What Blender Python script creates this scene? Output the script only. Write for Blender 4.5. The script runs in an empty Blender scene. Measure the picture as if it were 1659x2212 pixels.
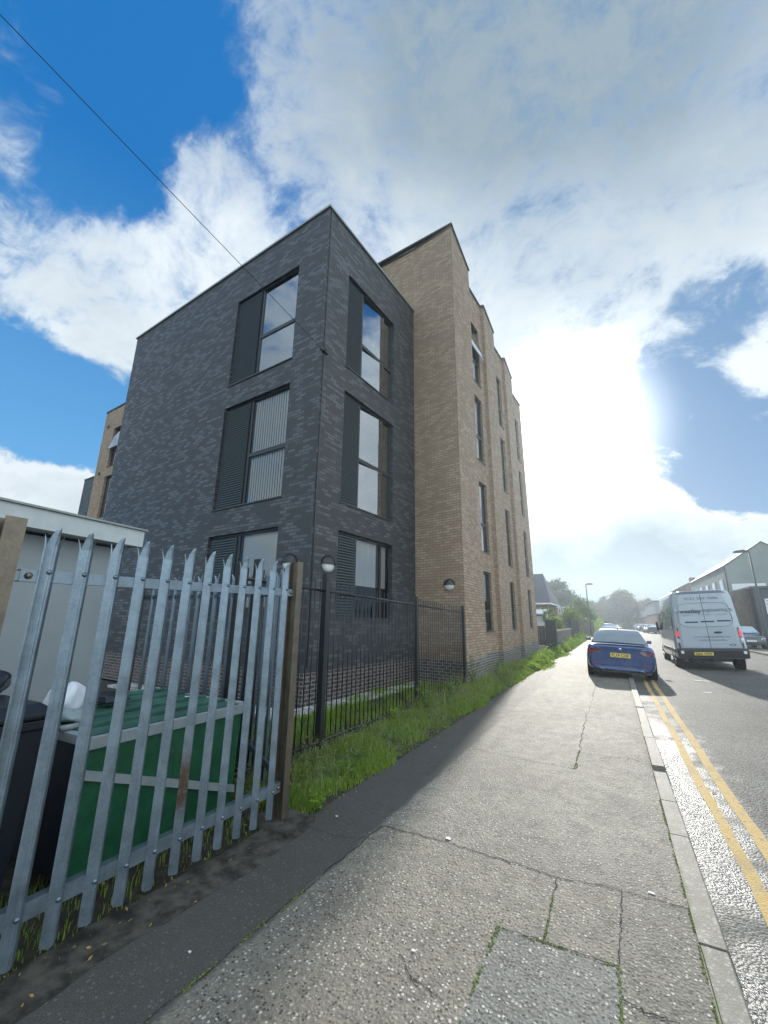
import bpy, math, random
import numpy as np
from mathutils import Vector, Matrix
R = math.radians
random.seed(7)
rng = np.random.default_rng(11)
SC = bpy.context.scene
COL = SC.collection

# ------------------------------------------------------------------ camera
cam_d = bpy.data.cameras.new('camera')
cam_d.sensor_fit = 'VERTICAL'; cam_d.sensor_height = 24.0
cam_d.lens = 24.0 * 885.0 / 2212.0
cam_d.clip_start = 0.05; cam_d.clip_end = 3000
cam = bpy.data.objects.new('camera', cam_d); COL.objects.link(cam)
_m = Matrix(((0.879624, 0.111076, 0.462518, 0), (0.475527, -0.229142, -0.849334, 0), (0.011641, 0.967035, -0.254378, 0), (0, 0, 0, 1)))
cam.matrix_world = Matrix.Translation((0, 0, 1.6)) @ _m
SC.camera = cam

# ------------------------------------------------------------------ view, sun, sky
SC.view_settings.view_transform = 'Standard'; SC.view_settings.look = 'None'
SC.view_settings.exposure = 0.5; SC.view_settings.gamma = 1.0
SUN_AZ, SUN_EL = -5.6, 22.3            # azimuth from +Y, clockwise
def sdir(az, el):
    a, e = R(az), R(el)
    return Vector((math.sin(a) * math.cos(e), math.cos(a) * math.cos(e), math.sin(e)))
sun_d = bpy.data.lights.new('sun', 'SUN'); sun_d.energy = 3.7; sun_d.angle = R(1.1); sun_d.color = (1.0, 0.95, 0.86)
sun = bpy.data.objects.new('sun', sun_d); COL.objects.link(sun)
sun.rotation_euler = sdir(SUN_AZ, SUN_EL).to_track_quat('Z', 'Y').to_euler()

class NT:
    """tiny node-graph helper"""
    def __init__(s, nt): s.nt = nt; nt.nodes.clear()
    def n(s, typ, **kw):
        nd = s.nt.nodes.new(typ)
        ins = kw.pop('ins', {})
        for k, v in kw.items(): setattr(nd, k, v)
        for k, v in ins.items():
            sock = nd.inputs[k]
            if isinstance(v, bpy.types.NodeSocket): s.nt.links.new(v, sock)
            elif isinstance(v, bpy.types.Node): s.nt.links.new(v.outputs[0], sock)
            else:
                if isinstance(v, (tuple, list)) and len(v) == 3 and sock.type == 'RGBA': v = (*v, 1)
                sock.default_value = v
        return nd
    def m(s, op, a, b=0.0, c=0.0, clamp=False):
        nd = s.n('ShaderNodeMath', operation=op, use_clamp=clamp, ins={0: a, 1: b, 2: c}); return nd.outputs[0]
    def mr(s, v, a, b, c=0.0, d=1.0, smooth=True):
        nd = s.n('ShaderNodeMapRange', interpolation_type='SMOOTHSTEP' if smooth else 'LINEAR', ins={'Value': v, 'From Min': a, 'From Max': b, 'To Min': c, 'To Max': d}); return nd.outputs[0]
    def mix(s, f, a, b, blend='MIX'):
        nd = s.n('ShaderNodeMix', data_type='RGBA', blend_type=blend)
        for i, v in ((0, f), (6, a), (7, b)):
            if isinstance(v, bpy.types.NodeSocket): s.nt.links.new(v, nd.inputs[i])
            elif i == 0: nd.inputs[0].default_value = v
            else: nd.inputs[i].default_value = (*v, 1) if len(v) == 3 else v
        return nd.outputs[2]
    def noise(s, vec, scale, detail=4.0, rough=0.55, dist=0.0):
        nd = s.n('ShaderNodeTexNoise', ins={'Scale': scale, 'Detail': detail, 'Roughness': rough, 'Distortion': dist})
        if vec is not None: s.nt.links.new(vec, nd.inputs['Vector'])
        return nd.outputs['Fac']
    def vm(s, op, a, b=(0, 0, 0)):
        nd = s.n('ShaderNodeVectorMath', operation=op, ins={0: a, 1: b}); return nd
    def mapping(s, vec, scale=(1, 1, 1), rot=(0, 0, 0), loc=(0, 0, 0)):
        nd = s.n('ShaderNodeMapping', ins={'Vector': vec, 'Scale': scale, 'Rotation': rot, 'Location': loc}); return nd.outputs[0]

# clouds: (azimuth, elevation, angular radius, weight) in degrees; negative weights are gaps of blue
CLOUDS = [(-45, 63, 9.0, .75), (-30, 47, 9, .55), (-20, 38, 8, .4), (8, 48, 12, .4), (-2.6, 56.2, 19.1, 0.9), (18.6, 52.2, 16.0, 0.8), (-15.5, 47.6, 13.8, 0.8), (7.1, 40.8, 14.4, 0.8), (-6.4, 32.0, 13.4, 0.9),
 (-35.4, 55.8, 7.6, 0.4), (-62.7, 35.0, 9.5, 0.8), (-73.0, 34.7, 9.5, 0.75), (-52, 36.5, 11, 0.75), (-44, 41, 8, .5), (-63, 51.0, 5.0, 0.75), (-54.4, 46.9, 6.7, 0.5), (-66.7, 29.5, 4.8, 0.35),
 (-71.4, 13.7, 5.6, 1.0), (-66.3, 12.2, 5.0, 0.8), (-76, 11, 5, .6), (6.5, 17.2, 4.0, .5), (-9, 20, 5, .4), (17.5, 10, 3.5, .6), (-83.5, 51.0, 3.2, 0.6), (-79.8, 43.6, 3.0, 0.35), (-1.3, 23.7, 7.6, 0.5), (4.5, 14.8, 6.2, 1.0),
 (-0.2, 9.1, 9.2, 0.9), (9.7, 4.7, 8.8, 0.9), (-6, 16, 6, .5), (13.7, 8.3, 3.9, 0.8), (18.1, 27.0, 3.6, 0.9), (15.6, 23.2, 2.6, 0.5), (16.6, 19.4, 2.0, 0.5), (11.8, 30.4, 3.2, 0.4), (-3.5, 2.4, 9.2, 0.5), (36, 24, 16, .6), (60, 25, 25, .5), (110, 35, 30, .6), (170, 40, 40, .6), (-150, 25, 30, .5), (-110, 30, 18, .6),
 (-73.8, 53.7, 9.5, -0.95), (-76.2, 43.6, 6.0, -0.55), (-63, 60.5, 6.0, -0.6), (-66.1, 46.7, 4.2, -0.45), (-57, 43, 6, .45), (-47, 51, 5, .3), (-82, 46, 5, .3), (-54, 64, 6.0, 0.5), (-57, 49, 4.5, .45), (-50, 46.5, 4.0, -0.35),
 (-72.6, 21.8, 7.5, -1.3), (-66.7, 22.2, 6.5, -1.1), (-80, 24, 6, -.8), (15.8, 32.7, 4.8, -.78), (10.0, 20.2, 7.2, -1.05), (14.8, 14.5, 4.8, -1.1), (9.1, 28.8, 3.2, -0.8), (-5.7, 13.6, 2.3, -0.4)]
SHINE = [(50, 25, 32, .45), (-4, 2, 14, -.62), (8, 3, 9, -.42), (-2, 11, 4, .25), (-8, 14, 4, .2), (12, 9, 6, .3), (-62, 47, 12, .15), (-64.1, 34.4, 18.0, 0.32), (-50, 38, 14, .3), (-70.3, 14.0, 7.2, 0.6), (0.2, 12.5, 10.0, 0.35), (1.7, 4.5, 10.0, -0.35), (17.4, 55.8, 22.0, -0.34), (-0.4, 66, 18, -0.3), (17.9, 27.1, 5.1, 0.3), (-28.3, 41, 14.1, 0.3), (10.6, 3.2, 6.0, -0.3), (9, 36, 12, .12)]  # first blob brightens unseen sky, added to light the fence edges
world = bpy.data.worlds.new('World'); SC.world = world; world.use_nodes = True
g = NT(world.node_tree)
tc = g.n('ShaderNodeTexCoord')
dirv = g.vm('NORMALIZE', tc.outputs['Generated']).outputs[0]
def blob_sum(lst):
    acc = None
    for az, el, rad, w in lst:
        d = g.n('ShaderNodeVectorMath', operation='DOT_PRODUCT', ins={0: dirv, 1: tuple(sdir(az, el))}).outputs['Value']
        f = g.mr(d, math.cos(R(rad * 1.25)), math.cos(R(rad * 0.25)), 0.0, w)
        acc = f if acc is None else g.m('ADD', acc, f)
    return acc
cov = blob_sum(CLOUDS)
warp = g.n('ShaderNodeTexNoise', ins={'Vector': dirv, 'Scale': 4.0, 'Detail': 3.0}).outputs['Color']
wv = g.vm('ADD', dirv, g.vm('MULTIPLY', g.vm('SUBTRACT', warp, (0.5, 0.5, 0.5)).outputs[0], (0.16, 0.16, 0.16)).outputs[0]).outputs[0]
sv = g.mapping(wv, scale=(1.0, 1.0, 1.5))
n1 = g.noise(sv, 3.4, 12.0, 0.60)
n2 = g.noise(sv, 11.0, 10.0, 0.66)
n4 = g.noise(g.mapping(wv, scale=(1.0, 2.2, 1.0), rot=(0.3, 0.6, 0.5)), 6.0, 9.0, 0.62, 0.6)
cov = g.m('MAXIMUM', g.m('MINIMUM', cov, 1.0), -0.75)
calm = g.mr(cov, 0.5, 1.0, 1.0, 0.5)
fld = g.m('ADD', g.m('MULTIPLY', cov, 0.9), g.m('MULTIPLY', g.m('SUBTRACT', n1, 0.5), g.m('MULTIPLY', calm, 2.6)))
fld = g.m('ADD', fld, g.m('MULTIPLY', g.m('SUBTRACT', n2, 0.5), 2.0))
fld = g.m('ADD', fld, g.m('MULTIPLY', g.m('SUBTRACT', n4, 0.5), g.m('MULTIPLY', calm, 1.6)))
n5 = g.noise(sv, 26.0, 8.0, 0.7)
fld = g.m('ADD', fld, g.m('MULTIPLY', g.m('SUBTRACT', n5, 0.5), 1.1))
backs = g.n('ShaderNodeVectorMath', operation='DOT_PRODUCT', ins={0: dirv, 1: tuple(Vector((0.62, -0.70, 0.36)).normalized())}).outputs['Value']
fld = g.m('ADD', fld, g.mr(backs, 0.0, 0.5, 0.0, 0.55))  # extra cloud added behind the view to whiten window reflections
up = g.n('ShaderNodeSeparateXYZ', ins={0: dirv}).outputs[2]
edge = g.mr(up, math.sin(R(15)), math.sin(R(45)), 0.42, 1.35, False)      # low clouds have crisper edges
alpha = g.m('MULTIPLY', g.m('MULTIPLY', 1.0, 1.0), g.n('ShaderNodeMapRange', interpolation_type='SMOOTHSTEP', ins={'Value': fld, 'From Min': g.m('MULTIPLY', edge, -0.22), 'From Max': edge, 'To Min': 0.0, 'To Max': 1.0}).outputs[0])
sund = g.n('ShaderNodeVectorMath', operation='DOT_PRODUCT', ins={0: dirv, 1: tuple(sdir(SUN_AZ + 2.4, SUN_EL + 1.6))}).outputs['Value']
near = g.mr(sund, math.cos(R(44)), math.cos(R(6)))
core = g.mr(sund, math.cos(R(11.0)), math.cos(R(4.5)))
wide = g.mr(sund, math.cos(R(18)), math.cos(R(5)))
rim = g.m('MULTIPLY', g.mr(fld, 0.15, 0.5), g.mr(fld, 0.55, 1.2, 1.0, 0.0))
n3 = g.noise(sv, 5.5, 8.0, 0.6)
shine = g.m('ADD', g.m('ADD', blob_sum(SHINE), g.m('MULTIPLY', near, 0.36)), g.m('MULTIPLY', g.m('SUBTRACT', n3, 0.5), g.mr(up, math.sin(R(22)), math.sin(R(45)), 2.0, 0.75)))
shine = g.m('ADD', g.m('ADD', shine, g.m('MULTIPLY', rim, 0.25)), 0.27, clamp=True)
ccol = g.mix(shine, (2.4, 3.1, 3.6), (6.2, 6.8, 7.2))
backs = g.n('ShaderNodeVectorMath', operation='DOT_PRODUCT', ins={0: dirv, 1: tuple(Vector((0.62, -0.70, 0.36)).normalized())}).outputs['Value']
bf = g.mr(backs, 0.0, 0.75, 1.0, 2.7)  # unseen clouds behind the view brightened, added to lift shaded walls
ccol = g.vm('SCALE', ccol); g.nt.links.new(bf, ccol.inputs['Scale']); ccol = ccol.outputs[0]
sky = g.n('ShaderNodeTexSky', sky_type='NISHITA', sun_disc=False, sun_elevation=R(SUN_EL), sun_rotation=R(SUN_AZ), altitude=60, air_density=1.0, dust_density=0.6, ozone_density=1.6)
deep = g.mix(g.mr(up, math.sin(R(12)), math.sin(R(48)), smooth=False), (1.15, 3.4, 6.2), (0.05, 1.30, 3.9))
deep = g.mix(g.mr(sund, math.cos(R(42)), math.cos(R(14))), deep, (0.9, 2.0, 3.7))
blue = g.mix(0.96, sky.outputs[0], deep)
blue = g.mix(g.mr(up, 0.0, math.sin(R(9)), 0.75, 0.0), blue, (4.6, 5.4, 6.0))
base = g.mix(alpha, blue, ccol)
core = g.m('POWER', g.mr(sund, math.cos(R(14.0)), math.cos(R(1.5)), smooth=False), 2.6)
glow = g.m('ADD', g.m('MULTIPLY', core, 18.0), g.m('MULTIPLY', g.m('POWER', wide, 1.6), g.m('ADD', 0.2, g.m('MULTIPLY', alpha, 1.1))))
glowc = g.n('ShaderNodeCombineColor', ins={0: glow, 1: glow, 2: glow}).outputs[0]
tot = g.mix(1.0, base, glowc, 'ADD')
# ground half of the sphere: dull
tot = g.mix(g.mr(up, -0.05, 0.0), (1.2, 1.3, 1.4), tot)
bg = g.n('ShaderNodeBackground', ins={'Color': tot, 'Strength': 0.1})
g.n('ShaderNodeOutputWorld', ins={'Surface': bg})
world.cycles.sampling_method = 'MANUAL'; world.cycles.sample_map_resolution = 512

SC.cycles.max_bounces = 8; SC.cycles.diffuse_bounces = 3; SC.cycles.glossy_bounces = 3
SC.cycles.transparent_max_bounces = 10; SC.cycles.transmission_bounces = 3
SC.cycles.caustics_reflective = False; SC.cycles.caustics_refractive = False
SC.cycles.sample_clamp_indirect = 4.0
SC.cycles.volume_step_rate = 4.0

# ------------------------------------------------------------------ materials
def newmat(name):
    m = bpy.data.materials.new(name); m.use_nodes = True
    return m, NT(m.node_tree)
def finish(h, col, rough=0.6, metal=0.0, bump=None, bstr=0.3, bdist=0.01, spec=0.5, coat=0.0, alpha=None, emis=None, estr=0.0):
    ins = {'Base Color': col, 'Roughness': rough, 'Metallic': metal, 'Specular IOR Level': spec, 'Coat Weight': coat, 'Coat Roughness': 0.05}
    if bump is not None:
        b = h.n('ShaderNodeBump', ins={'Height': bump, 'Strength': bstr, 'Distance': bdist}); ins['Normal'] = b.outputs[0]
    if emis is not None: ins['Emission Color'] = emis; ins['Emission Strength'] = estr
    p = h.n('ShaderNodeBsdfPrincipled', ins=ins)
    h.n('ShaderNodeOutputMaterial', ins={'Surface': p})
    return p
def flat(name, col, rough=0.5, metal=0.0, var=0.12, scale=6.0, spec=0.5, coat=0.0, bump=0.0, emis=None, estr=0.0):
    m, h = newmat(name); tcn = h.n('ShaderNodeTexCoord')
    n = h.noise(tcn.outputs['Object'], scale, 5.0, 0.6)
    f = h.mr(n, 0.3, 0.7)
    c = h.mix(f, tuple(x * (1 - var) for x in col), tuple(min(1, x * (1 + var)) for x in col))
    r = h.m('ADD', rough - 0.05, h.m('MULTIPLY', n, 0.12))
    nb = h.noise(tcn.outputs['Object'], scale * 12, 3.0) if bump else None
    finish(h, c, r, metal, nb, bump, 0.004, spec, coat, emis=emis, estr=estr)
    return m
def brick(name, c1, c2, mortar, c3=None, rough=0.6, mort=0.010, bias=0.0, patch_=1.3):
    m, h = newmat(name)
    uv = h.n('ShaderNodeUVMap').outputs[0]
    wob = h.n('ShaderNodeTexNoise', ins={'Vector': uv, 'Scale': 30.0}).outputs['Color']
    uvw = h.vm('ADD', uv, h.vm('MULTIPLY', h.vm('SUBTRACT', wob, (0.5, 0.5, 0.5)).outputs[0], (0.006, 0.004, 0)).outputs[0]).outputs[0]
    b = h.n('ShaderNodeTexBrick', offset=0.5, ins={'Vector': uvw, 'Color1': (0, 0, 0), 'Color2': (1, 1, 1), 'Mortar': (0.5, 0.5, 0.5), 'Scale': 1.0, 'Mortar Size': mort, 'Mortar Smooth': 0.15, 'Bias': 0.0, 'Brick Width': 0.225, 'Row Height': 0.075})
    rnd = h.n('ShaderNodeSeparateColor', ins={0: b.outputs['Color']}).outputs[0]
    stain = h.noise(uv, 0.35, 5.0, 0.6)
    patch = h.noise(uv, 1.3, 3.0, 0.55)
    r2 = h.m('ADD', rnd, h.m('MULTIPLY', h.m('SUBTRACT', patch, 0.5), patch_), clamp=True)
    bc = h.mix(h.mr(r2, 0.35 + bias, 0.95 + bias * .4), c1, c2)
    if c3: bc = h.mix(h.m('MULTIPLY', h.mr(rnd, 0.0, 0.3, 1.0, 0.0), 0.7), bc, c3)
    fine = h.noise(uv, 60.0, 3.0)
    bc = h.mix(h.m('MULTIPLY', fine, 0.35), bc, tuple(x * 0.6 for x in c1))
    bc = h.mix(h.mr(stain, 0.45, 0.75, 0.0, 0.25), bc, tuple(x * 0.55 for x in c1))
    strk = h.noise(h.mapping(uv, scale=(2.6, 0.16, 1)), 1.0, 6.0, 0.65)
    bc = h.mix(h.mr(strk, 0.5, 0.72, 0.0, 0.32), bc, tuple(x * 0.5 for x in c1))
    col = h.mix(b.outputs['Fac'], bc, mortar)
    hgt = h.m('ADD', h.m('SUBTRACT', 1.0, b.outputs['Fac']), h.m('ADD', h.m('MULTIPLY', fine, 0.35), h.m('MULTIPLY', rnd, 0.6)))
    rr = h.m('ADD', rough, h.m('MULTIPLY', h.m('SUBTRACT', rnd, 0.5), -0.25))
    rr = h.m('ADD', rr, h.m('MULTIPLY', b.outputs['Fac'], 0.2), clamp=True)
    finish(h, col, rr, 0.0, hgt, 0.7, 0.006, 0.5)
    return m
M = {}
M['dark_brick'] = brick('dark_brick', (0.048, 0.051, 0.057), (0.128, 0.135, 0.146), (0.048, 0.050, 0.055), (0.062, 0.052, 0.054), 0.42, bias=.08, patch_=.5)
M['tan_brick'] = brick('tan_brick', (0.38, 0.265, 0.170), (0.50, 0.365, 0.235), (0.20, 0.17, 0.145), (0.34, 0.20, 0.135), 0.7)
M['plinth_brick'] = brick('plinth_brick', (0.060, 0.046, 0.050), (0.115, 0.082, 0.085), (0.26, 0.23, 0.20), None, 0.5, mort=0.011)
M['plinth_tan'] = brick('plinth_tan', (0.10, 0.095, 0.10), (0.16, 0.15, 0.15), (0.40, 0.36, 0.32), None, 0.6, mort=0.009)
M['red_brick'] = brick('red_brick', (0.17, 0.065, 0.045), (0.27, 0.11, 0.075), (0.25, 0.2, 0.17), None, 0.75)
M['wall_brick'] = brick('wall_brick', (0.10, 0.085, 0.08), (0.17, 0.14, 0.13), (0.22, 0.2, 0.18), None, 0.8)
M['frame'] = flat('frame_paint', (0.035, 0.04, 0.045), 0.4)
M['louvre'] = flat('louvre_paint', (0.055, 0.072, 0.080), 0.35)
M['coping'] = flat('coping_metal', (0.30, 0.33, 0.31), 0.4, 0.3)
M['coping_dark'] = flat('coping_dark', (0.07, 0.08, 0.085), 0.45, 0.2)
M['roof'] = flat('roof_felt', (0.10, 0.10, 0.105), 0.9)
M['room'] = flat('room_wall', (0.13, 0.135, 0.14), 0.9)
M['black_metal'] = flat('black_paint', (0.012, 0.014, 0.016), 0.38, 0.0, spec=0.6)
M['concrete'] = flat('concrete', (0.30, 0.29, 0.26), 0.85, 0, 0.25, 3.0, bump=.4)
M['white_plastic'] = flat('white_plastic', (0.78, 0.78, 0.76), 0.5)
M['lamp_glass'] = flat('lamp_diffuser', (0.8, 0.8, 0.78), 0.3)
M['cladding'] = flat('grey_cladding', (0.36, 0.38, 0.40), 0.55, 0, 0.06, 2.0)
M['shed'] = flat('pale_render', (0.31, 0.34, 0.355), 0.6, 0, 0.07, 1.2)
M['fascia'] = flat('white_fascia', (0.55, 0.58, 0.58), 0.5, 0, 0.06)
M['black_bin'] = flat('bin_plastic', (0.010, 0.014, 0.025), 0.45, 0, 0.2, bump=.1)
M['bag_black'] = flat('black_bag', (0.012, 0.016, 0.03), 0.28, 0, 0.2)
M['bag_white'] = flat('white_bag', (0.72, 0.74, 0.78), 0.4, 0, 0.05)
M['slate'] = flat('roof_slate', (0.075, 0.08, 0.095), 0.6, 0, 0.2, 4)
M['trim'] = flat('white_trim', (0.75, 0.75, 0.75), 0.5)
M['tyre'] = flat('tyre_rubber', (0.012, 0.012, 0.013), 0.8)
M['rim'] = flat('alloy', (0.35, 0.36, 0.38), 0.3, 0.9)
M['grille'] = flat('black_plastic', (0.014, 0.015, 0.017), 0.5)
M['plate_yellow'] = flat('plate_yellow', (0.80, 0.60, 0.12), 0.4, 0, .03)
M['plate_white'] = flat('plate_white', (0.75, 0.75, 0.75), 0.4, 0, .03)
M['ink'] = flat('black_ink', (0.012, 0.012, 0.014), 0.5)
M['navy_ink'] = flat('navy_ink', (0.02, 0.05, 0.10), 0.5)
M['grey_ink'] = flat('grey_ink', (0.17, 0.24, 0.30), 0.5)
M['blue_ink'] = flat('blue_ink', (0.02, 0.06, 0.32), 0.5)
M['red_lamp'] = flat('red_lamp', (0.45, 0.015, 0.02), 0.15, coat=1.0)
M['red_lit'] = flat('lit_brake_lamp', (0.6, 0.02, 0.03), 0.2, emis=(1.0, 0.06, 0.08), estr=.5)
M['dark_lamp'] = flat('smoked_lamp', (0.10, 0.012, 0.015), 0.12, coat=1.0)
M['clear_lamp'] = flat('clear_lamp', (0.75, 0.77, 0.8), 0.1, coat=1.0)
M['chrome'] = flat('chrome', (0.7, 0.72, 0.75), 0.12, 1.0, .05)
M['soil'] = flat('soil', (0.045, 0.038, 0.028), 0.95, 0, 0.5, 9, bump=.8)
M['render_grey'] = flat('grey_render', (0.23, 0.26, 0.25), 0.85, 0, 0.1, 0.6)
M['board_brown'] = flat('brown_boards', (0.15, 0.125, 0.10), 0.8, 0, 0.3, 1.2)
M['dark_steel'] = flat('dark_steel', (0.04, 0.055, 0.065), 0.5, 0, 0.15, 2)
M['timber'] = flat('weathered_timber', (0.17, 0.15, 0.125), 0.85, 0, 0.3, 5, bump=.4)
M['timber_dark'] = flat('dark_timber', (0.035, 0.045, 0.045), 0.8, 0, 0.25, 5)
M['bark'] = flat('bark', (0.09, 0.07, 0.05), 0.95, 0, .3, 8, bump=.8)
M['cable'] = flat('cable_rubber', (0.012, 0.013, 0.016), 0.6)
M['rim_grey'] = flat('painted_steel_grey', (0.32, 0.36, 0.38), 0.5, 0, .12, 5)
M['paper'] = flat('paper', (0.75, 0.77, 0.8), 0.7)
M['leaf_brown'] = flat('dead_leaf', (0.28, 0.18, 0.07), 0.8)

def paint(name, col, rough=0.25, coat=1.0, metal=0.0):
    m, h = newmat(name); tcn = h.n('ShaderNodeTexCoord')
    n = h.noise(tcn.outputs['Object'], 3.0, 6.0, 0.65)
    z = h.n('ShaderNodeSeparateXYZ', ins={0: tcn.outputs['Object']}).outputs[2]
    dirt = h.m('MULTIPLY', h.mr(z, 0.15, 0.9, 1.0, 0.15), h.mr(n, 0.35, 0.7))
    c = h.mix(h.m('MULTIPLY', dirt, 0.35), col, (0.10, 0.09, 0.075))
    finish(h, c, h.m('ADD', rough, h.m('MULTIPLY', dirt, 0.3)), metal, None, coat=coat)
    return m
M['car_blue'] = paint('blue_metallic_paint', (0.009, 0.050, 0.19), 0.25, 1.0, 0.35)
M['van_white'] = paint('white_van_paint', (0.42, 0.47, 0.52), 0.35, 0.6)
M['car_dark'] = paint('dark_grey_paint', (0.03, 0.04, 0.05))
M['car_silver'] = paint('silver_paint', (0.5, 0.52, 0.54))
M['car_white'] = paint('white_paint', (0.75, 0.76, 0.78))
M['car_red'] = paint('maroon_paint', (0.12, 0.02, 0.02))

def mk_glass(name, refl=0.4, tint=(0.75, 0.82, 0.85), rough=0.01, rcol=(0.9, 0.95, 1.0), fm=2.0):
    m, h = newmat(name); tcn = h.n('ShaderNodeTexCoord')
    n = h.noise(tcn.outputs['Object'], 1.1, 1.0)
    b = h.n('ShaderNodeBump', ins={'Height': n, 'Strength': 0.08, 'Distance': 0.02})
    lw = h.n('ShaderNodeFresnel', ins={'IOR': 1.5}).outputs[0]
    f = h.m('MAXIMUM', h.m('MULTIPLY', lw, fm), refl, clamp=True)
    tr = h.n('ShaderNodeBsdfTransparent', ins={'Color': tint})
    gl = h.n('ShaderNodeBsdfGlossy', ins={'Color': rcol, 'Roughness': rough, 'Normal': b.outputs[0]})
    mx = h.n('ShaderNodeMixShader', ins={0: f, 1: tr, 2: gl})
    h.n('ShaderNodeOutputMaterial', ins={'Surface': mx})
    return m
M['glass'] = mk_glass('window_glass', 0.42)
M['glass_soft'] = mk_glass('blinded_window_glass', 0.06, (0.96, 0.98, 0.99), fm=1.1)
M['glass_car'] = mk_glass('car_glass', 0.30, (0.12, 0.14, 0.15))
M['rear_glass'] = mk_glass('rear_car_glass', 0.62, (0.12, 0.14, 0.15), 0.03)

def mk_fabric():
    m, h = newmat('blind_fabric'); tcn = h.n('ShaderNodeTexCoord')
    d = h.n('ShaderNodeBsdfDiffuse', ins={'Color': (0.86, 0.87, 0.87, 1)})
    t = h.n('ShaderNodeBsdfTranslucent', ins={'Color': (0.6, 0.62, 0.62, 1)})
    h.n('ShaderNodeOutputMaterial', ins={'Surface': h.n('ShaderNodeMixShader', ins={0: 0.3, 1: d, 2: t})}); return m
M['blind'] = mk_fabric()

def mk_galv(name, base, rust=0.0, dark=False):
    m, h = newmat(name); tcn = h.n('ShaderNodeTexCoord'); v = tcn.outputs['Object']
    sp = h.n('ShaderNodeTexVoronoi', ins={'Vector': v, 'Scale': 130.0}).outputs['Color']
    s = h.n('ShaderNodeSeparateColor', ins={0: sp}).outputs[0]
    st = h.noise(h.mapping(v, scale=(22, 22, 2.2)), 1.0, 5.0, 0.7)
    bl = h.noise(v, 9.0, 5.0, 0.65)
    c = h.mix(h.mr(bl, 0.3, 0.7), tuple(x * 0.68 for x in base), base)
    c = h.mix(h.m('MULTIPLY', s, 0.22), c, tuple(min(1, x * 1.55) for x in base))
    c = h.mix(h.mr(st, 0.52, 0.78, 0.0, 0.5), c, tuple(x * 0.55 for x in base))
    if rust:
        z = h.n('ShaderNodeSeparateXYZ', ins={0: v}).outputs[2]
        rz = h.m('MULTIPLY', h.mr(z, 0.35, 0.5), h.mr(z, 0.62, 0.80, 1.0, 0.0))
        rn = h.noise(v, 26.0, 6.0, 0.7)
        c = h.mix(h.m('MULTIPLY', rz, h.mr(rn, 0.3, 0.55)), c, (0.13, 0.085, 0.06))
    finish(h, c, h.m('ADD', 0.24, h.m('MULTIPLY', bl, 0.25)), 0.75, bl, 0.15, 0.003)
    return m
M['galv'] = mk_galv('galvanised_steel', (0.25, 0.315, 0.37))
M['galv_rust'] = mk_galv('galvanised_steel_rusted', (0.24, 0.30, 0.35), 1.0)
M['galv_dull_shade'] = mk_galv('dull_shaded_galvanised_steel', (0.17, 0.22, 0.27))  # darker copy of the steel: back fence shade put into the colour
M['post_brown'] = mk_galv('dull_brown_steel', (0.20, 0.17, 0.13))

def mk_green():
    m, h = newmat('green_container_paint'); tcn = h.n('ShaderNodeTexCoord'); v = tcn.outputs['Object']
    n = h.noise(v, 7.0, 7.0, 0.7); n2 = h.noise(h.mapping(v, scale=(20, 20, 2)), 1.0, 4.0)
    c = h.mix(h.mr(n, 0.35, 0.7), (0.008, 0.085, 0.038), (0.018, 0.13, 0.06))
    c = h.mix(h.mr(n2, 0.60, 0.74, 0.0, 0.5), c, (0.06, 0.12, 0.07))
    c = h.mix(h.mr(h.noise(v, 24.0, 4.0), 0.70, 0.74), c, (0.25, 0.28, 0.25))
    finish(h, c, 0.42, 0.0, n, 0.1, 0.004); return m
M['green'] = mk_green()
M['green_lid'] = flat('green_lid_paint', (0.045, 0.13, 0.095), 0.42, 0, 0.3, 5)

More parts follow.
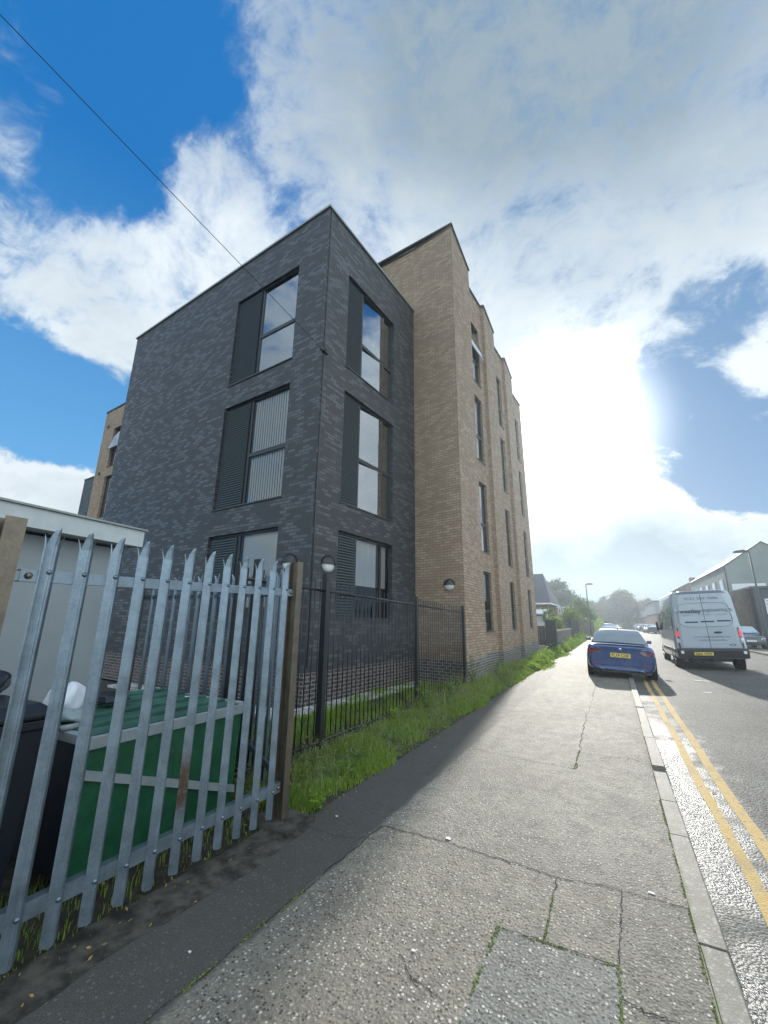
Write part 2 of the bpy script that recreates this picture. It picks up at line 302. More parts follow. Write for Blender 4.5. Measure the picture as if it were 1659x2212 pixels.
def mk_pavement():
    m, h = newmat('pavement_asphalt'); tcn = h.n('ShaderNodeTexCoord'); v = tcn.outputs['Object']
    xyz = h.n('ShaderNodeSeparateXYZ', ins={0: v}); X, Y = xyz.outputs[0], xyz.outputs[1]
    wob = h.noise(v, 2.0, 3.0)
    vor = h.n('ShaderNodeTexVoronoi', ins={'Vector': v, 'Scale': 58.0, 'Randomness': 1.0})
    vcol = h.n('ShaderNodeSeparateColor', ins={0: vor.outputs['Color']})
    cr = vcol.outputs[0]; d = vor.outputs['Distance']
    vor2 = h.n('ShaderNodeTexVoronoi', ins={'Vector': v, 'Scale': 125.0})
    cr2 = h.n('ShaderNodeSeparateColor', ins={0: vor2.outputs['Color']}).outputs[1]
    big = h.noise(v, 0.9, 6.0, 0.62); mid = h.noise(v, 6.0, 5.0, 0.65); fine = h.noise(v, 220.0, 2.0)
    # slabs of re-laid surface: a darker smooth strip beside the fence with shade painted in, older chippings elsewhere
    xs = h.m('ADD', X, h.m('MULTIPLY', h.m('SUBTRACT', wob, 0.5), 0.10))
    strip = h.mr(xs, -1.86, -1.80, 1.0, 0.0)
    near = h.mr(Y, 3.36, 3.40, 1.0, 0.0)
    right = h.m('MULTIPLY', h.mr(X, -0.16, -0.14), near)
    sq = h.m('MULTIPLY', h.m('MULTIPLY', h.mr(X, -0.745, -0.735), h.mr(X, -0.155, -0.145, 1.0, 0.0)), h.mr(Y, 2.69, 2.70, 1.0, 0.0))
    c = h.mix(h.mr(big, 0.3, 0.7), (0.165, 0.145, 0.115), (0.275, 0.248, 0.200))
    c = h.mix(h.m('MULTIPLY', near, 0.5), c, (0.215, 0.182, 0.138))
    c = h.mix(h.m('MULTIPLY', right, 0.6), c, (0.135, 0.126, 0.108))
    c = h.mix(h.m('MULTIPLY', sq, 0.75), c, (0.165, 0.172, 0.165))
    c = h.mix(h.mr(mid, 0.35, 0.75, 0.0, 0.35), c, (0.11, 0.10, 0.086))
    st = h.noise(h.mapping(v, scale=(1.6, .8, 1)), 1.7, 7.0, 0.7)
    c = h.mix(h.mr(st, 0.52, 0.66, 0.0, 0.45), c, (0.075, 0.070, 0.062))
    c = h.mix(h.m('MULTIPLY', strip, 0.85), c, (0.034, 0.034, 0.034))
    c = h.mix(h.m('MULTIPLY', h.mr(fine, 0.4, 0.65), 0.3), c, (0.30, 0.28, 0.25))
    chip = h.m('MULTIPLY', h.m('GREATER_THAN', cr, 0.84), h.mr(d, 0.34, 0.46, 1.0, 0.0))
    pit_shade = h.m('MULTIPLY', h.m('LESS_THAN', cr, 0.22), h.mr(d, 0.35, 0.48, 1.0, 0.0))
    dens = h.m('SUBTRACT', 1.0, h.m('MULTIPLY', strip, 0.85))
    chipm = h.m('MULTIPLY', h.m('MULTIPLY', chip, dens), h.mr(h.noise(v, 3.0, 4.0, .6), 0.35, 0.65, 0.35, 0.9))
    c = h.mix(h.m('MULTIPLY', h.m('MULTIPLY', pit_shade, dens), 0.80), c, (0.030, 0.028, 0.026))  # hollows darkened to paint in the self-shadow of the rough surface
    bl = h.noise(v, 17.0, 4.0, 0.7)
    c = h.mix(h.m('MULTIPLY', h.mr(bl, 0.50, 0.64), h.m('MULTIPLY', dens, 0.45)), c, (0.075, 0.068, 0.056))
    c = h.mix(chipm, c, (0.66, 0.62, 0.54))
    c = h.mix(h.m('MULTIPLY', h.m('GREATER_THAN', cr2, 0.86), h.m('MULTIPLY', dens, 0.4)), c, (0.38, 0.36, 0.32))
    gv = h.n('ShaderNodeTexVoronoi', ins={'Vector': h.mapping(v, scale=(1, .8, 1)), 'Scale': 3.2})
    gr_ = h.n('ShaderNodeSeparateColor', ins={0: gv.outputs['Color']}).outputs[0]
    c = h.mix(h.m('MULTIPLY', h.m('LESS_THAN', gv.outputs['Distance'], h.m('MULTIPLY', gr_, 0.055)), h.m('GREATER_THAN', gr_, 0.5)), c, (0.34, 0.33, 0.30))
    hg = h.m('ADD', h.m('MULTIPLY', h.m('SUBTRACT', 0.6, d), h.m('MULTIPLY', h.m('ADD', cr, 0.25), dens)), h.m('ADD', h.m('MULTIPLY', fine, 0.30), h.m('MULTIPLY', h.noise(v, 60.0, 3.0), .6)))
    rg = h.m('ADD', 0.62, h.m('MULTIPLY', mid, 0.2))
    finish(h, c, rg, 0.0, hg, 0.9, 0.0065, 0.22); return m
def mk_road():
    m, h = newmat('road_asphalt'); tcn = h.n('ShaderNodeTexCoord'); v = tcn.outputs['Object']
    xyz = h.n('ShaderNodeSeparateXYZ', ins={0: v}); X, Y = xyz.outputs[0], xyz.outputs[1]
    vor = h.n('ShaderNodeTexVoronoi', ins={'Vector': v, 'Scale': 60.0}); d = vor.outputs['Distance']
    cr = h.n('ShaderNodeSeparateColor', ins={0: vor.outputs['Color']}).outputs[0]
    big = h.noise(v, 0.7, 6.0, 0.6); mid = h.noise(v, 4.0, 5.0, 0.6)
    c = h.mix(h.mr(big, 0.3, 0.7), (0.10, 0.098, 0.088), (0.165, 0.16, 0.142))
    c = h.mix(h.m('MULTIPLY', h.m('GREATER_THAN', cr, 0.75), 0.5), c, (0.26, 0.25, 0.23))
    c = h.mix(h.m('MULTIPLY', h.m('LESS_THAN', cr, 0.3), 0.7), c, (0.02, 0.02, 0.02))
    xx = h.m('ADD', X, h.m('MULTIPLY', h.m('SUBTRACT', mid, 0.5), 0.9))
    gut = h.mr(xx, 0.45, 1.05, 1.0, 0.0)
    wet = h.m('MULTIPLY', gut, h.mr(h.noise(v, 1.1, 4.0, .6), 0.36, 0.52))
    wet = h.m('MULTIPLY', wet, h.mr(Y, 6.5, 10.0, 1.0, 0.25))
    c = h.mix(h.m('MULTIPLY', wet, 0.55), c, (0.03, 0.03, 0.032))
    hg = h.m('ADD', h.m('MULTIPLY', h.m('SUBTRACT', 0.7, d), h.m('ADD', cr, 0.4)), h.m('MULTIPLY', h.noise(v, 240.0, 2.0), 0.3))
    rg = h.m('SUBTRACT', 0.70, h.m('MULTIPLY', wet, 0.42))
    finish(h, c, rg, 0.0, hg, 1.0, 0.010, h.m('ADD', 0.25, h.m('MULTIPLY', wet, 0.6)), coat=h.m('MULTIPLY', wet, 0.22)); return m
M['pavement'] = mk_pavement(); M['road'] = mk_road()
def mk_line():
    m, h = newmat('yellow_line_paint'); tcn = h.n('ShaderNodeTexCoord'); v = tcn.outputs['Object']
    n = h.noise(v, 14.0, 6.0, 0.7); f = h.noise(v, 120.0, 2.0)
    vor = h.n('ShaderNodeTexVoronoi', ins={'Vector': v, 'Scale': 60.0}).outputs['Distance']
    c = h.mix(h.mr(n, 0.35, 0.65), (0.50, 0.33, 0.11), (0.56, 0.41, 0.19))
    c = h.mix(h.mr(n, 0.55, 0.66, 0.0, 0.8), c, (0.16, 0.14, 0.11))
    c = h.mix(h.mr(h.noise(v, 1.3, 5.0, .7), 0.5, 0.62, 0.0, 0.35), c, (0.22, 0.19, 0.14))
    finish(h, c, 0.75, 0, h.m('ADD', h.m('SUBTRACT', .6, vor), h.m('MULTIPLY', f, .3)), 0.6, 0.006, 0.15); return m
M['yellow'] = mk_line()
M['white_line'] = flat('white_line_paint', (0.5, 0.5, 0.47), 0.6, 0, .4, 12)
def mk_kerb():
    m, h = newmat('kerb_concrete'); tcn = h.n('ShaderNodeTexCoord'); v = tcn.outputs['Object']
    n = h.noise(v, 5.0, 6.0, 0.7); f = h.noise(v, 90.0, 3.0)
    xx = h.n('ShaderNodeSeparateXYZ', ins={0: v}).outputs[0]
    vor = h.n('ShaderNodeTexVoronoi', ins={'Vector': v, 'Scale': 70.0})
    cr = h.n('ShaderNodeSeparateColor', ins={0: vor.outputs['Color']}).outputs[0]
    c = h.mix(h.mr(n, 0.3, 0.7), (0.15, 0.138, 0.115), (0.24, 0.22, 0.185))
    c = h.mix(h.m('MULTIPLY', h.m('GREATER_THAN', cr, .90), .5), c, (.42, .40, .36))
    moss = h.m('MULTIPLY', h.mr(h.m('ADD', xx, h.m('MULTIPLY', h.noise(v, 9., 3.), .06)), 0.235, 0.262, 1., 0.), h.mr(h.noise(v, 2.2, 3.), .45, .6))
    c = h.mix(h.m('MULTIPLY', moss, .8), c, (0.07, 0.10, 0.02))
    finish(h, c, 0.7, 0, h.m('ADD', f, n), 0.5, 0.004); return m
M['kerb'] = mk_kerb()
M['crack'] = flat('crack_shadow', (0.022, 0.020, 0.018), 0.95)
M['moss'] = flat('moss', (0.16, 0.20, 0.035), 0.95, 0, 0.5, 40, bump=.8)

def foliage(name, c1, c2, c3, trans=0.35, rough=0.55):
    m, h = newmat(name); gm = h.n('ShaderNodeNewGeometry'); tcn = h.n('ShaderNodeTexCoord')
    r = gm.outputs['Random Per Island']
    big = h.noise(tcn.outputs['Object'], 0.8, 3.0)
    c = h.mix(r, c1, c2); c = h.mix(h.mr(big, 0.42, 0.65), c, c3)
    d = h.n('ShaderNodeBsdfPrincipled', ins={'Base Color': c, 'Roughness': rough, 'Specular IOR Level': 0.35})
    t = h.n('ShaderNodeBsdfTranslucent', ins={'Color': h.mix(0.5, c, (0.20, 0.30, 0.03))})
    h.n('ShaderNodeOutputMaterial', ins={'Surface': h.n('ShaderNodeMixShader', ins={0: trans, 1: d, 2: t})}); return m
M['grass'] = foliage('grass_blades', (0.15, 0.26, 0.035), (0.34, 0.46, 0.08), (0.27, 0.40, 0.045), 0.45)
M['weed'] = foliage('weed_leaves', (0.11, 0.19, 0.06), (0.20, 0.30, 0.10), (0.16, 0.26, 0.06), 0.45)
M['seed'] = foliage('dry_grass_stalks', (0.22, 0.24, 0.10), (0.34, 0.33, 0.17), (0.28, 0.28, 0.14), 0.4)
M['cover'] = foliage('bright_leaves', (0.18, 0.32, 0.03), (0.34, 0.48, 0.06), (0.26, 0.42, 0.04), 0.5)  # leaf colour made brighter and yellower to paint in sunlight
M['leaf_dark'] = foliage('dark_leaves', (0.030, 0.060, 0.022), (0.055, 0.095, 0.030), (0.045, 0.08, 0.02), 0.25)
M['leaf_mid'] = foliage('green_leaves', (0.045, 0.085, 0.022), (0.085, 0.13, 0.035), (0.07, 0.11, 0.025), 0.3)
M['leaf_bright'] = foliage('light_green_leaves', (0.07, 0.14, 0.03), (0.14, 0.22, 0.05), (0.11, 0.19, 0.035), 0.4)
M['leaf_orange'] = foliage('autumn_leaves', (0.10, 0.08, 0.025), (0.22, 0.13, 0.035), (0.14, 0.12, 0.03), 0.35)
M['leaf_purple'] = foliage('purple_leaves', (0.05, 0.03, 0.035), (0.09, 0.055, 0.05), (0.07, 0.05, 0.04), 0.25)

# ------------------------------------------------------------------ mesh helpers
class MB:
    def __init__(s): s.v = []; s.f = []; s.sm = []
    def add(s, vs, fs, smooth=False):
        o = len(s.v); s.v += [tuple(map(float, p)) for p in vs]; s.f += [tuple(i + o for i in f) for f in fs]; s.sm += [smooth] * len(fs); return s
    def quad(s, a, b, c, d): return s.add([a, b, c, d], [(0, 1, 2, 3)])
    def box(s, x0, y0, z0, x1, y1, z1):
        v = [(x, y, z) for z in (z0, z1) for (x, y) in ((x0, y0), (x1, y0), (x1, y1), (x0, y1))]
        return s.add(v, [(0, 3, 2, 1), (4, 5, 6, 7), (0, 1, 5, 4), (1, 2, 6, 5), (2, 3, 7, 6), (3, 0, 4, 7)])
    def obox(s, P, d, a0, a1, b0, b1, z0, z1):
        """box in a wall frame: a along d, b along outward normal (d turned -90 deg)"""
        n = (d[1], -d[0])
        q = [(P[0] + d[0] * a + n[0] * b, P[1] + d[1] * a + n[1] * b) for a, b in ((a0, b0), (a1, b0), (a1, b1), (a0, b1))]
        v = [(*p, z) for z in (z0, z1) for p in q]
        return s.add(v, [(0, 1, 2, 3), (7, 6, 5, 4), (0, 4, 5, 1), (1, 5, 6, 2), (2, 6, 7, 3), (3, 7, 4, 0)])
    def prism(s, poly, z0, z1):
        n = len(poly); v = [(*p, z0) for p in poly] + [(*p, z1) for p in poly]
        return s.add(v, [tuple(range(n - 1, -1, -1)), tuple(range(n, 2 * n))] + [(i, (i + 1) % n, n + (i + 1) % n, n + i) for i in range(n)])
    def tube(s, pts, rad, seg=10, cap=True, smooth=True):
        pts = [Vector(p) for p in pts]; n = len(pts); rads = rad if isinstance(rad, (list, tuple)) else [rad] * n
        vs = []; prev = None
        for i, p in enumerate(pts):
            t = (pts[min(i + 1, n - 1)] - pts[max(i - 1, 0)]).normalized()
            a = prev if prev is not None and abs(prev.dot(t)) < .95 else (Vector((1, 0, 0)) if abs(t.x) < .8 else Vector((0, 1, 0)))
            b = t.cross(a).normalized(); a = b.cross(t).normalized(); prev = a
            for k in range(seg):
                an = 2 * math.pi * k / seg; vs.append(p + (a * math.cos(an) + b * math.sin(an)) * rads[i])
        fs = [(i * seg + k, i * seg + (k + 1) % seg, (i + 1) * seg + (k + 1) % seg, (i + 1) * seg + k) for i in range(n - 1) for k in range(seg)]
        if cap: fs += [tuple(range(seg - 1, -1, -1)), tuple((n - 1) * seg + k for k in range(seg))]
        return s.add(vs, fs, smooth)
    def lathe(s, prof, c=(0, 0, 0), axis='z', seg=24, smooth=True):
        vs = []
        for r, h in prof:
            for k in range(seg):
                a = 2 * math.pi * k / seg; p = (r * math.cos(a), r * math.sin(a), h)
                if axis == 'x': p = (p[2], p[0], p[1])
                if axis == 'y': p = (p[0], p[2], p[1])
                vs.append((p[0] + c[0], p[1] + c[1], p[2] + c[2]))
        n = len(prof)
        fs = [(i * seg + k, i * seg + (k + 1) % seg, (i + 1) * seg + (k + 1) % seg, (i + 1) * seg + k) for i in range(n - 1) for k in range(seg)]
        return s.add(vs, fs, smooth)
    def loft(s, rings, closed=True, smooth=True, caps=True):
        n = len(rings[0]); vs = [p for r in rings for p in r]; m = n if closed else n - 1
        fs = [(i * n + k, i * n + (k + 1) % n, (i + 1) * n + (k + 1) % n, (i + 1) * n + k) for i in range(len(rings) - 1) for k in range(m)]
        if caps and closed: fs += [tuple(range(n - 1, -1, -1)), tuple((len(rings) - 1) * n + k for k in range(n))]
        return s.add(vs, fs, smooth)

ORG = {}
def link(o, parent=None):
    COL.objects.link(o)
    if parent is not None: o.parent = parent; ORG[o.name] = ORG.get(parent.name, (0, 0, 0))
def tag(o, label=None, cat=None, group=None, kind=None):
    if label: o['label'] = label
    if cat: o['category'] = cat
    if group: o['group'] = group
    if kind: o['kind'] = kind
    return o
def thing(name, label, cat, loc=(0, 0, 0), group=None):
    o = bpy.data.objects.new(name, None); o.empty_display_size = .2; COL.objects.link(o); o.location = loc; ORG[o.name] = tuple(loc)
    return tag(o, label, cat, group)
def obj(name, mb, mat, parent=None, label=None, uv=False, bevel=0.0, subd=0):
    off = ORG.get(parent.name, (0, 0, 0)) if parent is not None else (0, 0, 0)
    me = bpy.data.meshes.new(name)
    if parent is None:
        lo = np.min(np.array(mb.v), axis=0); hi = np.max(np.array(mb.v), axis=0); off = tuple(((lo + hi) / 2)[:2]) + (lo[2],)
        if mat is not None and mat.name in ('pavement_asphalt', 'road_asphalt', 'yellow_line_paint', 'kerb_concrete'): off = (0, 0, 0)
    vs = [(p[0] - off[0], p[1] - off[1], p[2] - off[2]) for p in mb.v]
    me.from_pydata(vs, [], mb.f); me.update()
    if any(mb.sm):
        me.polygons.foreach_set('use_smooth', mb.sm)
    if uv:
        ul = me.uv_layers.new(name='UVMap'); dat = ul.data
        for p in me.polygons:
            n = p.normal
            if abs(n.z) > .8: tx, ty = Vector((1, 0, 0)), Vector((0, 1, 0))
            else:
                tx = Vector((-n.y, n.x, 0)).normalized(); ty = Vector((0, 0, 1))
            for li in p.loop_indices:
                co = Vector(mb.v[me.loops[li].vertex_index]); dat[li].uv = (co.dot(tx), co.dot(ty))
    me.materials.append(mat)
    o = bpy.data.objects.new(name, me); link(o, parent)
    if parent is None: o.location = off
    if bevel:
        b = o.modifiers.new('bevel', 'BEVEL'); b.width = bevel; b.segments = 2; b.limit_method = 'ANGLE'; b.angle_limit = R(40)
    if subd:
        sb = o.modifiers.new('sub', 'SUBSURF'); sb.levels = subd; sb.render_levels = subd
    if label: o['label'] = label
    return o
def np_obj(name, V, F, mat, parent=None, n=3):
    """mesh from numpy arrays, all faces with n corners"""
    me = bpy.data.meshes.new(name); V = np.asarray(V, np.float32); F = np.asarray(F, np.int32)
    me.vertices.add(len(V)); me.vertices.foreach_set('co', V.ravel())
    me.loops.add(F.size); me.loops.foreach_set('vertex_index', F.ravel())
    me.polygons.add(len(F)); me.polygons.foreach_set('loop_start', np.arange(0, F.size, n, dtype=np.int32))
    me.update(calc_edges=True); me.materials.append(mat)
    o = bpy.data.objects.new(name, me); link(o, parent); return o
def copy_tree(o, parent=None):
    c = o.copy(); COL.objects.link(c)
    if parent is not None: c.parent = parent
    for ch in list(o.children): copy_tree(ch, c)
    return c
def text(name, body, mat, parent, x0, x1, y, z0, h, bold=0.0, facing='-y', rot=None, label=None):
    """lettering as a thin solid, fitted from x0 to x1, cap height h, baseline z0, facing the camera side (-y)"""
    cu = bpy.data.curves.new('lettering', 'FONT'); cu.body = body; cu.size = 1.0; cu.extrude = 0.004; cu.offset = bold
    cu.resolution_u = 3
    t = bpy.data.objects.new('tmp', cu); COL.objects.link(t)
    dg = bpy.context.evaluated_depsgraph_get(); dg.update()
    me = bpy.data.meshes.new_from_object(t.evaluated_get(dg))
    bpy.data.objects.remove(t); bpy.data.curves.remove(cu)
    co = np.array([v.co[:] for v in me.vertices]); lo = co.min(0); hi = co.max(0)
    caph = 0.70
    sx = (x1 - x0) / (hi[0] - lo[0]); sz = h / caph
    for v in me.vertices:
        a = v.co; v.co = (x0 + (a.x - lo[0]) * sx, y - 0.0 - a.z * 0.5, z0 + a.y * sz)
    me.materials.append(mat)
    o = bpy.data.objects.new(name, me); link(o, parent)
    if label: o['label'] = label
    return o

# ------------------------------------------------------------------ ground, road, pavement
def sheet(name, x0, x1, y0, y1, z, mat, label):
    m = MB(); m.quad((x0, y0, z), (x1, y0, z), (x1, y1, z), (x0, y1, z)); o = obj(name, m, mat); tag(o, label, None, None, 'structure'); return o
gm = MB(); gm.quad((-900, -300, -.16), (900, -300, -.16), (900, 2000, -.16), (-900, 2000, -.16))
M['ground'] = flat('open_ground', (0.09, 0.11, 0.06), 0.95, 0, .4, .2)
tag(obj('ground', gm, M['ground']), 'open ground stretching out to the horizon', None, None, 'structure')
ROADZ = -0.065
# road: one cambered sheet
rx = [0.30, 0.6, 1.2, 2.2, 3.6, 5.0, 6.4, 7.2]; rz = [ROADZ, ROADZ + .005, ROADZ + .02, ROADZ + .045, ROADZ + .055, ROADZ + .045, ROADZ + .02, ROADZ]
m = MB(); ys = [-12, 0, 6, 12, 20, 30, 45, 70, 110, 180, 300]
V = [(x, y, z) for y in ys for x, z in zip(rx, rz)]; k = len(rx)
m.add(V, [(j * k + i, j * k + i + 1, (j + 1) * k + i + 1, (j + 1) * k + i) for j in range(len(ys) - 1) for i in range(k - 1)])
tag(obj('road', m, M['road']), 'worn grey tarmac road running away from the camera', None, None, 'structure')
def roadz(x): return float(np.interp(x, rx, rz))
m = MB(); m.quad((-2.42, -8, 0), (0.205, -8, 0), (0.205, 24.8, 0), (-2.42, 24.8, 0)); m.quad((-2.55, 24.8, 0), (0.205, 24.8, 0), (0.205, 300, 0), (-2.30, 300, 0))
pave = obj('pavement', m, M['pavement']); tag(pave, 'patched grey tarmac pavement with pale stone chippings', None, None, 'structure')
m = MB(); m.quad((7.32, -12, .02), (14, -12, .02), (14, 300, .02), (7.32, 300, .02))
tag(obj('pavement', m, M['pavement']), 'tarmac forecourt on the far side of the road', None, None, 'structure')
# verge soil under the grass and yard behind the fences
m = MB(); m.quad((-4.9, 3.0, -.02), (-2.35, 3.0, -.012), (-2.38, 24.8, -.012), (-4.9, 24.8, -.02)); m.quad((-4.9, 24.8, -.02), (-2.5, 24.8, -.012), (-2.28, 120, -.012), (-4.9, 120, -.02))
tag(obj('verge', m, M['soil']), 'strip of earth under the roadside grass', None, None, 'structure')
m = MB(); m.quad((-30, -8, -.03), (-2.40, -8, -.015), (-2.40, 3.02, -.015), (-30, 3.02, -.03)); m.quad((-30, 3.02, -.03), (-4.88, 3.02, -.03), (-4.88, 6.6, -.03), (-30, 6.6, -.03))
tag(obj('yard', m, M['soil']), 'dark earth floor of the bin yard behind the fence', None, None, 'structure')
# rough concrete edging strip below the palisade fence
m = MB()
ysd = np.linspace(-4, 3.12, 40)
for a, b in zip(ysd[:-1], ysd[1:]):
    ja, jb = [math.sin(t * 3.1) * .02 + math.sin(t * 11) * .008 for t in (a, b)]
    m.quad((-2.60 + ja, a, .012), (-2.37 + ja, a, .006), (-2.37 + jb, b, .006), (-2.60 + jb, b, .012))
    m.quad((-2.37 + ja, a, .006), (-2.30 + ja * 1.6, a, .002), (-2.30 + jb * 1.6, b, .002), (-2.37 + jb, b, .006))
m.box(-2.75, 2.82, 0, -2.33, 3.16, .035)
M['edging'] = flat('edging_concrete', (0.060, 0.053, 0.042), 0.95, 0, .7, 9, bump=1.0)
tag(obj('edging_strip', m, M['edging']), 'crumbling brown concrete edging under the palisade fence', None, None, 'structure')
# slab path along the foot of the dark building
AX = R(4.74); U = (math.sin(AX), math.cos(AX)); Wd = (-math.cos(AX), math.sin(AX))
A0 = (-5.242, 6.522)
def fp(u, w): return (A0[0] + U[0] * u + Wd[0] * w, A0[1] + U[1] * u + Wd[1] * w)
m = MB()
for i in range(8):
    p = [fp(i * .6 - .35, -.02), fp(i * .6 - .35, -.50), fp(i * .6 + .24, -.50), fp(i * .6 + .24, -.02)]
    m.prism([q for q in p][::-1], -.03, .02 + .003 * (i % 2))
for i in range(10):
    p = [fp(-.36, i * .6 - .5), fp(-.86, i * .6 - .5), fp(-.86, i * .6 + .09), fp(-.36, i * .6 + .09)]
    m.prism([q for q in p], -.03, .018 + .003 * (i % 2))
M['slab'] = flat('stained_slabs', (0.42, 0.42, 0.41), 0.8, 0, .55, 5, bump=.3)
tag(obj('path', m, M['slab']), 'pale stained paving slabs along the foot of the dark brick wall', None, None, 'structure')

# kerb stones, uneven: the near ones sunk, the far ones standing proud
m = MB(); random.seed(3)
def kstone(y0, y1, top, x0=.205, x1=.33):
    a = random.uniform(-.004, .004); b = .012
    prof = [(x0 + a, -.15), (x1 + a, -.15), (x1 + a, top - b), (x1 + a - b * .7, top), (x0 + a, top)]
    v = [(x, y, z) for y in (y0 + .008, y1 - .008) for x, z in prof]; n = 5
    m.add(v, [(0, 1, 2, 3, 4), (9, 8, 7, 6, 5)] + [(i, i + 5, (i + 1) % 5 + 5, (i + 1) % 5) for i in range(5)])
cuts = [(-8, -7.1), (-7.1, -6.2), (-6.2, -5.3), (-5.3, -4.4), (-4.4, -3.5), (-3.5, -2.6), (-2.6, -1.7), (-1.7, -.8), (-.8, .1), (.1, 1.0), (1.0, 1.93), (1.93, 2.55), (2.55, 3.08), (3.08, 4.37), (4.37, 5.1), (5.1, 6.02)]
for a, b in cuts: kstone(a, b, random.uniform(.001, .008))
y = 6.05
for L, t in ((.95, .045), (.42, .04), (.38, .038), (.45, .036)): kstone(y, y + L, t + random.uniform(-.003, .003)); y += L
kstone(y, y + 1.6, .03); y += 1.75
while y < 200:
    L = .9 if y < 60 else 4; kstone(y, y + L, random.uniform(.018, .03)); y += L
tag(obj('kerb', m, M['kerb']), 'line of worn concrete kerb stones between pavement and road', None, None, 'structure')
m = MB(); m.box(7.2, -12, -.15, 7.32, 300, .04); tag(obj('kerb', m, M['kerb']), 'kerb on the far side of the road', None, None, 'structure')
# double yellow lines, slightly wavering
def yline(x0, wd):
    m = MB(); ys = list(np.arange(-8, 40, .35)) + list(range(40, 120, 8))
    for a, b in zip(ys[:-1], ys[1:]):
        p = []
        for t in (a, b):
            j = .008 * math.sin(t * 1.7) + .005 * math.sin(t * 5.3 + x0 * 9); p.append((x0 + j, x0 + wd + j * .6 + .004 * math.sin(t * 9), t))
        m.quad((p[0][0], p[0][2], roadz(x0) + .004), (p[0][1], p[0][2], roadz(x0 + wd) + .004), (p[1][1], p[1][2], roadz(x0 + wd) + .004), (p[1][0], p[1][2], roadz(x0) + .004))
    return m
o = obj('road_marking', yline(.585, .085), M['yellow']); tag(o, 'painted yellow line nearer the kerb', None, None, 'structure')
o = obj('road_marking', yline(.775, .095), M['yellow']); tag(o, 'painted yellow line farther from the kerb', None, None, 'structure')
m = MB()
for (x, y, w, l) in ((1.75, 13.2, .16, .10), (1.9, 15.6, .35, .12), (5.3, 27, .12, 2), (5.3, 33, .12, 2), (5.9, 22.6, 1.1, .10)): m.box(x, y, roadz(x) + .001, x + w, y + l, roadz(x + w) + .004 + .003)
tag(obj('road_marking', m, M['white_line']), 'worn scraps of white paint on the road', None, None, 'structure')
# cracks and mossy joints in the pavement (polylines measured in metres)
def ribbon(pts, w, z, jit=.012, sub=10, seed=1):
    rs = random.Random(seed); m = MB(); P = []
    for (a, b) in zip(pts[:-1], pts[1:]):
        for i in range(sub):
            t = i / sub; P.append((a[0] + (b[0] - a[0]) * t + rs.uniform(-jit, jit), a[1] + (b[1] - a[1]) * t + rs.uniform(-jit, jit)))
    P.append(pts[-1]); L = []; Rr = []
    for i, p in enumerate(P):
        q = P[min(i + 1, len(P) - 1)]; r = P[max(i - 1, 0)]; dx, dy = q[0] - r[0], q[1] - r[1]; n = math.hypot(dx, dy) or 1
        ww = w * rs.uniform(.25, 1.0) * .5; L.append((p[0] - dy / n * ww, p[1] + dx / n * ww, z)); Rr.append((p[0] + dy / n * ww, p[1] - dx / n * ww, z))
    for i in range(len(P) - 1): m.quad(L[i], Rr[i], Rr[i + 1], L[i + 1])
    return m
CR = [([(-1.8, 3.36), (-1.4, 3.38), (-1.1, 3.37), (-.7, 3.34), (-.5, 3.32), (-.2, 3.38), (.2, 3.38)], .020, .010), ([(-1.78, 5.73), (-1.09, 5.64), (-.55, 5.60)], .016, .012), ([(-.55, 5.62), (-.57, 6.6), (-.60, 8.1), (-.58, 10.3), (-.57, 14.0)], .022, .018),
 ([(-.5, 3.31), (-.5, 3.0), (-.5, 2.70)], .013, .008), ([(-.73, 2.69), (-.49, 2.70), (-.16, 2.71)], .017, .006), ([(-.14, 3.38), (-.15, 3.0), (-.16, 2.72)], .014, .007), ([(-.15, 2.51), (-.05, 2.49), (.05, 2.50), (.2, 2.44)], .022, .008),
 ([(-1.12, 2.27), (-1.0, 2.16), (-.93, 2.15), (-.86, 2.12)], .012, .014), ([(-1.81, 3.36), (-1.84, 2.4), (-1.86, 1.2), (-1.85, -1)], .016, .012), ([(-2.3, 3.05), (-2.05, 3.04), (-1.86, 3.1), (-1.80, 3.36)], .010, .01), ([(-.35, 6.2), (-.1, 6.35), (.1, 6.3)], .012, .03), ([(-1.9, 8.4), (-1.2, 8.5), (-.6, 8.45)], .012, .02), ([(.21, 2.0), (.20, 5.9)], .012, .006), ([(-1.6, 11.0), (-.57, 11.2)], .014, .02)]
for i, (pts, w, j) in enumerate(CR): obj('crack', ribbon(pts, w * .5, .004, j, 12, i + 5), M['crack'], pave)
def mossline(pts, w, seed):
    rs = random.Random(seed); m = MB()
    for a, b in zip(pts[:-1], pts[1:]):
        n = int(math.hypot(b[0] - a[0], b[1] - a[1]) / .006)
        for i in range(n):
            if math.sin(i * .11 + seed) + rs.uniform(-.9, .9) < -.15: continue
            t = i / n; x = a[0] + (b[0] - a[0]) * t + rs.gauss(0, w * .3); y = a[1] + (b[1] - a[1]) * t + rs.gauss(0, .006); r = rs.uniform(.003, .0075)
            v = [(x + r * math.cos(k * 1.05 + i), y + r * math.sin(k * 1.05 + i), .002) for k in range(6)] + [(x, y, .003 + r * .6)]
            m.add(v, [(k, (k + 1) % 6, 6) for k in range(6)], True)
    return m
for i, (pts, w) in enumerate([([(-.73, 2.69), (-.735, 2.4), (-.74, 1.7)], .016), ([(-.16, 2.70), (-.155, 2.5), (-.16, 1.7)], .016), ([(-.5, 3.1), (-.5, 2.72)], .008), ([(-.73, 2.69), (-.16, 2.71)], .007), ([(.198, 5.2), (.2, 2.2)], .012), ([(-1.84, 2.5), (-1.86, 1.4)], .018), ([(-.57, 5.6), (-.57, 6.4)], .012), ([(.205, 4.35), (.31, 4.37)], .01)]):
    obj('moss', mossline(pts, w, i), M['moss'], pave)
